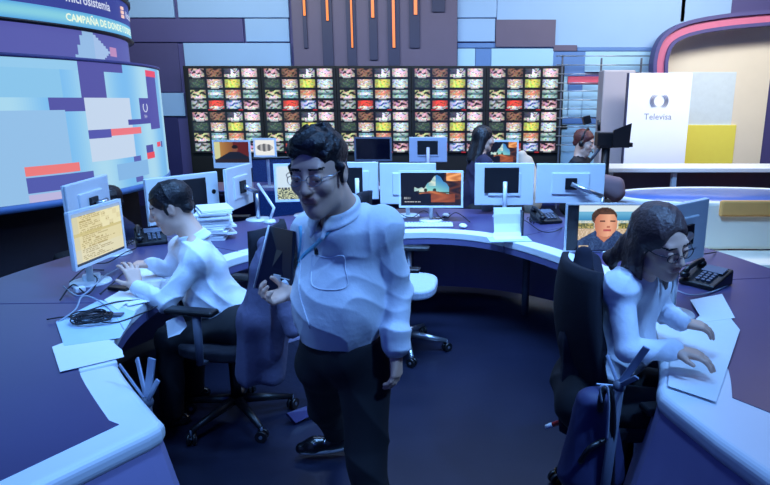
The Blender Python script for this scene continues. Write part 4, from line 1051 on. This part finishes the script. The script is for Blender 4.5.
# fold ridges
def fold(a, b, r, k=.02): return rc(a, b, r, r * .6, k)
shirt += [fold(A3(398, 300, 2.14), A3(388, 330, 2.08), .018), fold(A3(390, 270, 2.14), A3(402, 300, 2.16), .02)]
shirt += [rc(A3(356, 262, 1.985), A3(373, 284, 2.01), .010, .012, .02, 's'), rc(A3(373, 284, 2.01), A3(377, 325, 2.0), .012, .010, .02, 's')]
neckcut = [rc(nk + up * .01 + fw * .02, nk + up * .12 + fw * .03, .062, .07, .01, 's'), rc(nk + fw * .06 - up * .02, nk + fw * .13 - up * .06, .030, .004, .01, 's')]
o_sh = sdf_mesh(shirt + neckcut, .0055, 'shirt', M_shirt, man, mL, wrinkle=cloth_wrinkle(.0035, .95, .7, (1, 1, .8)))
# collar
def ringpts(c, r1, r2, a0, a1, n, tiltv, yaw):
    out = []
    for i in range(n + 1):
        a = a0 + (a1 - a0) * i / n; v = np.array((math.cos(a) * r1, math.sin(a) * r2, 0)); f = math.sin(a)
        q = np.array((v[0] * math.cos(yaw) - v[1] * math.sin(yaw), v[0] * math.sin(yaw) + v[1] * math.cos(yaw), -tiltv * f)); out.append(np.array(c) + q)
    return out
cp = ringpts(nk + up * .018 + fw * .012, .074, .075, R(-250), R(70), 16, .03, R(143))
cp = ringpts(nk + up * .018 + fw * .012, .074, .075, R(-250), R(70), 48, .03, R(150))
col = [rc(cp[i], cp[i + 1], .010, .010, .012) for i in range(48)] + [rc(p_, p_ + (p_ - nk) * .2 - up * .03, .008, .008, .006) for p_ in cp]
col += [rc(cp[0], cp[0] + fw * .03 - up * .06 - rdn * .0, .012, .007, .01), rc(cp[-1], cp[-1] + fw * .03 - up * .06, .012, .007, .01)]
sdf_mesh(col, .004, 'collar', M_shirt, man, mL)
# trousers
tr = [rc(pe + rdn * -.04, pe + rdn * .05, .135, .125, .05), rc(pe + rdn * -.05, lh, .13, .11, .05), rc(pe + rdn * .05, rh, .125, .11, .05), rc(lh, lk, .112, .078, .04), rc(lk, la - up * .03, .074, .068, .03), rc(rh, rk, .105, .075, .04), rc(rk, ra + up * .02, .075, .062, .03), hs(pe + up * .06, (0, 0, 1))]
sdf_mesh(tr, .008, 'trousers', M_trous, man, mL, wrinkle=cloth_wrinkle(.005, .5, 2))
sdf_mesh(shoe((la[0], la[1], 0), (-.35, -.94, 0)), .006, 'shoe', M_shoe, man, mL)
sa = A3(337, 448, 2.66)
sdf_mesh(shoe(sa, (-.97, -.12, -.06), .98, (0, -.03, 1)), .005, 'shoe', M_shoe, man, mL)
for q_, d_ in (((la[0], la[1], .0), Vector((-.35, -.94, 0))), (tuple(sa), Vector((-.97, -.12, -.06)))):
    d_.normalize(); x_ = d_.cross(Vector((0, 0, 1))); P = [Vector(q_) + d_ * (.05 + .135 * math.cos(a)) * 1.0 + x_ * .043 * math.sin(a) - mL for a in [2 * PI * i / 24 for i in range(25)]]
    MB().tube([p + Vector((0, 0, .010)) for p in P], .009, 6).build('shoe_sole', mat('pale_sole', (110, 112, 120), .5), man)
# hair
hr = [el(Tm(0, -.024, .052), np.array((.082, .103, .082)) * hs_s, Qm, .02), el(Tm(0, .04, .103), np.array((.060, .045, .028)) * hs_s, Qm, .03), rc(Tm(-.080, .012, .02), Tm(-.079, .018, -.02), .012 * hs_s, .007 * hs_s, .02), rc(Tm(.080, .012, .02), Tm(.079, .018, -.02), .012 * hs_s, .007 * hs_s, .02),
      rc(Tm(-.03, -.08, -.02), Tm(.03, -.08, -.02), .03 * hs_s, .03 * hs_s, .03)]
rn = random.Random(3)
for i in range(26):
    a = rn.uniform(-1.2, 1.2); b = rn.uniform(-1.2, .95)
    ep = lambda a, b, k: Tm(.086 * k * math.sin(a) * math.cos(b), -.022 + .106 * k * math.sin(b), .055 + .086 * k * math.cos(a) * math.cos(b))
    hr.append(rc(ep(a, b, .93), ep(a + rn.uniform(-.25, .25), b + .25, .95), .014 * hs_s, .010 * hs_s, .010))
hr += [el(Tm(0, .100, .000), np.array((.070, .058, .086)) * hs_s, Qm, .015, 's'), el(Tm(0, .05, -.09), np.array((.12, .10, .075)) * hs_s, Qm, .02, 's'), el(Tm(-.09, -.004, -.006), np.array((.02, .018, .026)) * hs_s, Qm, .008, 's'), el(Tm(.09, -.004, -.006), np.array((.02, .018, .026)) * hs_s, Qm, .008, 's')]
sdf_mesh(hr, .0042, 'hair', M_hair, man, mL, wrinkle=cloth_wrinkle(.002, 2.0, 1))
# glasses
def glasses(T, s, root, base, m, r=.0012, lensr=(.023, .016), lens=True):
    g = MB(); L = MB()
    for sx in (-1, 1):
        P = [Vector(T(sx * .031 + lensr[0] * math.cos(a), .104 - .004 * abs(math.cos(a)) - .15 * abs(sx * .031 + lensr[0] * math.cos(a) - sx * .02) * .4, .008 + lensr[1] * math.sin(a))) - base for a in [2 * PI * i / 20 for i in range(21)]]
        g.tube(P, r * s, 6); g.tube([Vector(T(sx * .054, .094, .014)) - base, Vector(T(sx * .076, .06, .014)) - base, Vector(T(sx * .083, -.005, .012)) - base], r * s, 6)
    g.tube([Vector(T(-.009, .106, .010)) - base, Vector(T(0, .110, .013)) - base, Vector(T(.009, .106, .010)) - base], r * s, 6)
    g.build('glasses', m, root)
glasses(Tm, hs_s, man, mL, M_steel)
# lanyard, pocket, buttons laid on the shirt
def lay(obj, pxs, lift, r, name, m, root, base, flat=False, sub=4):
    P = []
    pxs = [tuple(p[:2]) for p in spline([(x, y, 0) for x, y in pxs], 5)]
    for x, y in pxs:
        h = onto(obj, x, y, lift)
        if h is not None: P.append(h - base)
    if len(P) < 2: return
    P = spline(P, 1)
    if not flat: MB().tube(P, r, 6).build(name, m, root); return
    vs = []; view = Vector((0, 1, -.15)).normalized()
    for i, p in enumerate(P):
        d = (P[min(i + 1, len(P) - 1)] - P[max(i - 1, 0)]).normalized(); s_ = d.cross(view).normalized() * r; vs += [p - s_, p + s_, p + s_ - view * -.002, p - s_ - view * -.002]
    fs = []
    for i in range(len(P) - 1):
        for k in range(4): fs.append((4 * i + k, 4 * i + (k + 1) % 4, 4 * i + 4 + (k + 1) % 4, 4 * i + 4 + k))
    MB().add(vs, fs, True).build(name, m, root)
M_lany = mat('pale_blue_ribbon', (120, 200, 230), .6)
lay(o_sh, [(346, 207), (341, 216), (333, 226), (324, 236), (314, 246), (305, 254), (299, 262)], .008, .007, 'lanyard', M_lany, man, mL, True)
lay(o_sh, [(300, 226), (301, 240), (299, 254), (298, 266)], .008, .006, 'lanyard', M_lany, man, mL, True)
lay(o_sh, [(303, 232), (302, 250), (300, 270), (299, 290), (304, 310), (310, 328)], .003, .003, 'placket', M_shirt, man, mL)
lay(o_sh, [(312, 254), (311, 272), (313, 286), (330, 290), (347, 286), (345, 268), (343, 256), (328, 258), (312, 254)], .002, .0022, 'pocket', M_shirt, man, mL)
h = onto(o_sh, 316.5, 251, .006)
if h is not None: MB().cyl(h - mL + Vector((0, 0, -.012)), h - mL + Vector((0, 0, .012)), .008, n=8).build('pen_clip', M_blk, man)
# watch
wv = lw + up * -.004; MB().tube([Vector(wv + np.array((.034 * math.cos(a), .030 * math.sin(a), .006 * math.cos(a)))) - mL for a in [2 * PI * i / 20 for i in range(21)]], .006, 8).build('watch', M_steel, man)
# belt
bp = [Vector(pe + up * .045 + rdn * (.0 + .155 * math.cos(a)) + fw * .13 * math.sin(a)) - mL for a in [2 * PI * i / 32 for i in range(33)]]
# folder held under the arm
A_ = [J(270, 226, 2.30), J(293, 231, 2.16), J(290, 299, 2.12), J(255, 288, 2.26)]
n_ = (A_[1] - A_[0]).cross(A_[3] - A_[0]).normalized() * .012; c_ = sum(A_, Vector()) / 4
t = thing('folder', 'dark folder held upright in the standing man\'s right hand', 'folder', c_)
k = 4; fs = [(0, 1, 2, 3), (7, 6, 5, 4)] + [(i, 4 + i, 4 + (i + 1) % 4, (i + 1) % 4) for i in range(4)]
MB().add([p - c_ for p in A_] + [p + n_ - c_ for p in A_], fs).build('cover', mat('navy_folder', (18, 18, 44), .35), t, bevel=.002)
MB().tube([A_[0] - c_ + Vector((-.004, 0, .004)), A_[3] - c_ + Vector((-.004, 0, 0))], .004, 6).build('edge', M_alu, t)
lc = J(277, 277, 2.14) - c_
MB().bar(lc + Vector((-.013, 0, .0)), lc + Vector((.015, -.01, -.003)), .024, .004, up=(0, 1, 0)).build('tag', M_alu, t); MB().tube([lc + Vector((.014, -.008, 0)), lc + Vector((.05, -.02, -.005))], .0025, 6).build('tag_cord', M_alu, t)

# ---- generic seated person
def seated(label, root, hc, yaw, pitch, roll, s, nk, sh, el_, wr, hips, knees, feet, hair, shirtm, torso=(.115, .13), hands=None, res=.0065, female=False, longhair=None, trou=M_trous, chestc=None, bellyc=None, sleeve=(.058, .046), collar=True, fold=.004, body_mats=None, hres=None, shoes=True):
    rt = person_root(label, root); Q = rotm(yaw, pitch, roll); root = Vector(root)
    HPp, T = head_prims(hc, Q, s, female, neck=nk, neck_r=.048 if female else .056)
    ls, rs = [np.array(p) for p in sh]; nk = np.array(nk); hl, hr_ = [np.array(p) for p in hips]; pe = (hl + hr_) / 2
    ch = np.array(chestc) if chestc is not None else (ls + rs) / 2 * .8 + pe * .2; be = np.array(bellyc) if bellyc is not None else ch * .45 + pe * .55
    b = list(HPp) + [rc(nk, ch, .045, .06, .04), rc(ch, be, .065, .065, .05), rc(be, pe, .07, .07, .04), rc(nk, ls, .04, .035, .03), rc(nk, rs, .04, .035, .03)]
    for q in (0, 1):
        b += [rc(sh[q], el_[q], .036, .032), rc(el_[q], wr[q], .032, .024), rc(hips[q], knees[q], .07, .05), rc(knees[q], feet[q], .048, .035)]
    for hnd in (hands or []): b += hnd
    sdf_mesh(b, hres or res * .8, 'body', [M_skin, M_lips, M_hair, M_eye], rt, root, zone=face_zone(hc, Q, s))
    sd = (ls - rs); sd = sd / np.linalg.norm(sd)
    g = [rc(nk - (nk - ch) * .25, ls, .06, .056, .05), rc(nk - (nk - ch) * .25, rs, .06, .056, .05), rc(ls, rs, .065, .065, .05), rc(ch + sd * .055, be + sd * .05, torso[0], torso[1] * .93, .07), rc(ch - sd * .055, be - sd * .05, torso[0], torso[1] * .93, .07),
         rc(be + sd * .045, pe + sd * .04, torso[1], torso[1], .06), rc(be - sd * .045, pe - sd * .04, torso[1], torso[1], .06)]
    for q in (0, 1):
        w_ = np.array(wr[q]); e_ = np.array(el_[q]); g += [rc(sh[q], e_, sleeve[0] * 1.12, sleeve[0], .016), rc(e_, w_ * .9 + e_ * .1, sleeve[0], sleeve[1], .012), rc(w_ * .92 + e_ * .08, w_ * .99 + e_ * .01, sleeve[1] * 1.03, sleeve[1] * 1.0, .006)]
    nd = (np.array(hc) - nk); nd /= np.linalg.norm(nd)
    g += [rc(nk + nd * .012, nk + nd * .12, .052 if female else .06, .07, .01, 's')]
    so = sdf_mesh(g, res, 'shirt', shirtm, rt, root, wrinkle=cloth_wrinkle(fold, .95, hc[0] * 5, (1, 1, .8)))
    if collar:
        cp = ringpts(nk + nd * .012, .062, .062, 0, 2 * PI, 48, .02, yaw); sdf_mesh([rc(cp[i], cp[i + 1], .008, .008, .008) for i in range(48)] + [rc(p_, p_ + (p_ - nk) * .22 - nd * .035, .008, .009, .006) for p_ in cp], .005, 'collar', shirtm, rt, root)
    tg = [rc(hips[0], hips[1], .125, .125, .05)]
    for q in (0, 1): tg += [rc(hips[q], knees[q], .10, .075, .04), rc(knees[q], feet[q], .07, .06, .03)]
    sdf_mesh(tg, .012, 'trousers', trou, rt, root, wrinkle=cloth_wrinkle(.004, .6, 4))
    if shoes:
        fwd = Q[:, 1].copy(); fwd[2] = 0
        for q in (0, 1): sdf_mesh(shoe((feet[q][0], feet[q][1], 0), fwd, .95), .01, 'shoe', M_shoe, rt, root)
    h = [el(T(0, -.022, .052), np.array((.086, .106, .088)) * s, Q, .02), rc(T(-.08, .01, .02), T(-.078, .015, -.015), .011 * s, .007 * s, .02), rc(T(.08, .01, .02), T(.078, .015, -.015), .011 * s, .007 * s, .02), rc(T(-.03, -.075, -.02), T(.03, -.075, -.02), .032 * s, .032 * s, .03)]
    cut = [el(T(0, .098, -.004), np.array((.066, .052, .082)) * s, Q, .015, 's'), el(T(0, .05, -.09), np.array((.12, .10, .07)) * s, Q, .02, 's')]
    if longhair: h = [h[0]] + longhair(T, s); cut = [el(T(0, .104, -.02), np.array((.070, .066, .124)) * s, Q, .012, 's')]
    else: cut += [el(T(-.09, -.004, -.006), np.array((.02, .018, .026)) * s, Q, .008, 's'), el(T(.09, -.004, -.006), np.array((.02, .018, .026)) * s, Q, .008, 's')]
    sdf_mesh(h + cut, max(.0045, res * .75), 'hair', hair, rt, root, wrinkle=cloth_wrinkle(.0022, 1.6, 2, (1.5, 1.5, .3) if longhair else (1, 1, 1)))
    return rt, T, so
# ---- seated man at left
D3 = lambda px, py, Y: np.array(J(px, py, Y))
w1 = D3(137, 287, 2.93); w2 = D3(152, 264, 3.22)
hn1 = hand_prims(w1 + np.array((0, .0, .0)), (-.35, .3, .75), (-.7, .6, -.2), 1, curl=(.25, .5, .4), spread=.16, thumb=(.5, .7, .3))
hn2 = hand_prims(w2, (-1, -.05, -.05), (0, .1, -1), -1, curl=(.5, .5, .3), spread=.1)
seated('man in white shirt seated at the left desk, head bowed over papers, seen from behind', (-1.12, 3.05, 0), D3(171, 208, 3.12), R(108), R(20), 0, 1.04, D3(193, 236, 3.12),
       (D3(196, 260, 2.96), D3(183, 247, 3.32)), (D3(166, 302, 2.86), D3(168, 272, 3.34)), (w1, w2), ((-1.06, 2.98, .55), (-1.04, 3.22, .55)), ((-1.42, 2.95, .50), (-1.42, 3.25, .50)), ((-1.45, 2.95, .08), (-1.45, 3.25, .08)),
       M_hair, M_shirt, torso=(.105, .118), hands=[hn1, hn2], res=.006, chestc=D3(205, 268, 3.12), bellyc=D3(209, 296, 3.10), sleeve=(.052, .040), fold=.005, hres=.005)
# ---- seated woman at right
w1 = D3(674, 350, 2.02); w2 = D3(682, 322, 2.2)
hn1 = hand_prims(w1, (.9, -.35, -.12), (0, 0, -1), -1, curl=(.3, .4, .3), s=.92, spread=.1, thumb=(.7, .6, .2))
hn2 = hand_prims(w2, (.95, -.1, -.22), (0, .1, -1), 1, curl=(.3, .4, .3), s=.9, spread=.1)
def wh(T, s):
    L = [el(T(0, -.035, .045), np.array((.083, .094, .085)) * s, None, .03)]
    for sx in (-1, 1):
        L += [rc(T(sx * .076, -.015, .03), T(sx * .090, -.01, -.07), .022 * s, .022 * s, .02), rc(T(sx * .090, -.01, -.07), T(sx * .085, .01, -.16), .022 * s, .014 * s, .02), rc(T(sx * .066, -.05, -.02), T(sx * .085, -.06, -.17), .034 * s, .030 * s, .03), rc(T(sx * .09, -.06, -.17), T(sx * .10, -.05, -.27), .034 * s, .018 * s, .02)]
    L += [rc(T(.02, -.07, .02), T(.05, -.11, -.06), .042 * s, .036 * s, .03), rc(T(.05, -.11, -.06), T(.08, -.16, -.14), .036 * s, .024 * s, .03), rc(T(.08, -.16, -.14), T(.06, -.17, -.20), .03 * s, .012 * s, .02)]
    L += [rc(T(0, -.08, 0), T(0, -.10, -.18), .06 * s, .05 * s, .03), rc(T(0, -.10, -.18), T(.0, -.09, -.28), .05 * s, .03 * s, .02)]
    return L
rt, T, so = seated('woman in white top and glasses seated at the right desk, looking down at papers', (.62, 2.25, 0), D3(661, 243, 2.08), R(-156), R(18), R(12), 1.0, D3(640, 272, 2.16),
       (D3(620, 288, 2.10) , D3(652, 284, 2.34)), (D3(628, 350, 2.00), D3(664, 312, 2.36)), (w1, w2), ((.58, 2.16, .56), (.60, 2.36, .56)), ((.98, 2.12, .53), (.98, 2.34, .53)), ((1.0, 2.12, .08), (1.0, 2.34, .08)),
       M_hairb, M_knit, torso=(.084, .088), hands=[hn1, hn2], res=.0055, female=True, longhair=wh, chestc=D3(631, 303, 2.26), bellyc=D3(627, 345, 2.28), sleeve=(.046, .038), collar=False, fold=.004, hres=.0045)
glasses(T, 1.0, rt, Vector((.62, 2.25, 0)), M_blk, .0016, (.024, .018))
# ---- person at the back, long dark hair, turned right
def bh(T, s): return [rc(T(-.03, -.06, 0), T(-.03, -.10, -.22), .06 * s, .05 * s, .04), rc(T(.05, -.03, .0), T(.06, -.07, -.26), .045 * s, .04 * s, .04), rc(T(-.07, -.02, 0), T(-.09, -.05, -.22), .035 * s, .03 * s, .03)]
def back_person(label, px, py, Y, yaw, pitch, hair, sm, long=None, s=1.0, armf=.35, female=False, trou=M_trous):
    h = D3(px, py, Y); f = np.array((-math.sin(yaw), math.cos(yaw), 0)); r_ = np.array((math.cos(yaw), math.sin(yaw), 0)); u = np.array((0, 0, 1.))
    nk = h - u * .14 - f * .04; L = nk - u * .09 - r_ * .17; Rr = nk - u * .09 + r_ * .17; pz = max(.50, nk[2] - .58)
    pc = np.array((nk[0], nk[1], pz)) - f * .05; el1 = L - u * .25 + f * .10; el2 = Rr - u * .25 + f * .10; w1 = el1 + f * .22 + u * .03; w2 = el2 + f * .22 + u * .03
    hn = [hand_prims(w1, f, -u, 1, s=.95), hand_prims(w2, f, -u, -1, s=.95)]
    return seated(label, (h[0], h[1], 0), h, yaw, pitch, 0, s, nk, (L, Rr), (el1, el2), (w1, w2), (pc - r_ * .1, pc + r_ * .1), (pc - r_ * .12 + f * .42, pc + r_ * .12 + f * .42), (pc - r_ * .12 + f * .45 - u * (pz - .08), pc + r_ * .12 + f * .45 - u * (pz - .08)),
                  hair, sm, hands=hn, res=.010, hres=.008, female=female, longhair=long, collar=False, trou=trou)
M_navy = mat('dark_navy_top', (28, 26, 58), .8, var=.2); M_black = mat('black_top', (14, 15, 26), .8, var=.2)
back_person('person with long dark hair sitting at the back desk, turned to the right', 484, 139, 6.15, R(-75), R(8), M_hair, M_navy, bh, .98, female=True)
rt, T, so = back_person('reddish-haired camera operator in black with headset', 584, 143, 6.9, R(-120), R(16), M_hairr, M_black, None, 1.12)
rb = Vector(obj_world(rt))
MB().tube([Vector(T(.095 * math.sin(a), -.01, .03 + .12 * math.cos(a))) - rb for a in [R(-95 + i * 19) for i in range(11)]], .010, 6).build('headset_band', M_blk, rt)
for sx in (-1, 1): MB().ell(Vector(T(sx * .095, 0, .0)) - rb, (.03, .035, .04), 8).build('ear_cup', M_blk, rt)
MB().tube([Vector(T(-.10, 0, 0)) - rb, Vector(T(-.09, .06, -.05)) - rb, Vector(T(-.03, .11, -.07)) - rb], .006, 6).build('headset_boom', M_blk, rt)
MB().tube([Vector(T(-.06, .06, -.16)) - rb, Vector(T(-.05, .09, -.30)) - rb], .008, 6).build('lanyard', mat('green_ribbon', (60, 170, 130), .6), rt)
back_person('dark-haired person mostly hidden behind the far left monitors', 108, 203, 4.75, R(150), R(10), M_hair, M_navy, None, 1.0)
for p_, rz, lb in (((.45, 6.15, 0), R(-75), 'dark chair under the long-haired person at the back'), ((1.55, 6.35, 0), R(-120), 'dark chair under the camera operator')):
    pass
# ---- studio camera with prompter
p = J(618, 150, 7.3); t = thing('studio_camera', 'black studio camera with tilted prompter hood beside the operator', 'camera', (p.x, p.y, 0)); b_ = Vector((p.x, p.y, 0))
q = lambda px, py, Y=7.3: J(px, py, Y) - b_
MB().bar(q(596, 139), q(612, 139), .16, .16).build('camera_body', M_blk, t, bevel=.01)
MB().cyl(q(610, 139), q(620, 138), .05, .06).build('lens', M_blk, t)
MB().add([q(611, 146), q(628, 147), q(631, 124), q(613, 131), q(613, 147, 7.0), q(629, 148, 7.0), q(632, 123, 7.0), q(614, 130, 7.0)], [(0, 1, 2, 3), (7, 6, 5, 4), (0, 4, 5, 1), (1, 5, 6, 2), (2, 6, 7, 3), (3, 7, 4, 0)]).build('prompter_hood', M_blk, t)
MB().bar(q(598, 146), q(631, 144.5), .14, .05).build('rail', M_blk, t); MB().tube([q(599, 131), q(599, 120)], .02, 8).build('viewfinder_post', M_blk, t); MB().bar(q(583, 121, 7.15), q(590, 119, 7.15), .08, .09).build('viewfinder', M_blk, t)
MB().tube([q(600, 148), q(594, 156), q(588, 163)], .018, 8).build('pan_handle', M_grey, t)
MB().cyl(q(606, 148), Vector((q(606, 148).x, 0, .25)), .05).build('pedestal', M_blk, t)
for k in range(3): a = k * 2.09; MB().tube([(q(606, 148).x, 0, .3), (q(606, 148).x + .4 * math.cos(a), .4 * math.sin(a), .03)], .03, 8).build('leg', M_blk, t)
# pale rounded chair back right of the cave screen at the back
t = thing('armchair', 'pale rounded armchair back right of the beach cave screen at the back', 'chair', (J(527, 160, 7.8).x, 7.8, 0)); b_ = Vector(t.location)
o = sdf_mesh([rc(J(522, 155, 7.8), J(525, 172, 7.8), .06, .12, .05), rc(J(529, 160, 7.8), J(532, 180, 7.8), .05, .11, .05), rc((b_.x, 7.8, .55), (b_.x, 7.8, .45), .22, .22, .1)], .014, 'shell', mat('stone_fabric', (196, 186, 170), .8), t, b_)
MB().cyl((0, 0, 0), (0, 0, .4), .04).build('pedestal', M_grey, t); MB().lathe([(.001, .03), (.22, .02), (.22, 0), (.001, 0)], 24).build('base', M_grey, t)
# cap of brown chair right of the operator's monitor
t = thing('lounge_chair', 'brown rounded chair back right of the diagonal arm monitor', 'chair', (J(612, 185, 5.9).x, 5.9, 0)); b_ = Vector(t.location)
sdf_mesh([rc(J(603, 180, 5.9), J(617, 184, 5.9), .06, .07, .04), rc(J(603, 186, 5.9), J(616, 192, 5.9), .08, .09, .04), rc((b_.x, 5.9, .5), (b_.x, 5.9, .42), .2, .2, .1)], .014, 'shell', mat('taupe_fabric', (120, 96, 100), .8), t, b_)
MB().cyl((0, 0, 0), (0, 0, .38), .04).build('pedestal', M_grey, t); MB().lathe([(.001, .03), (.2, .02), (.2, 0), (.001, 0)], 24).build('base', M_grey, t)
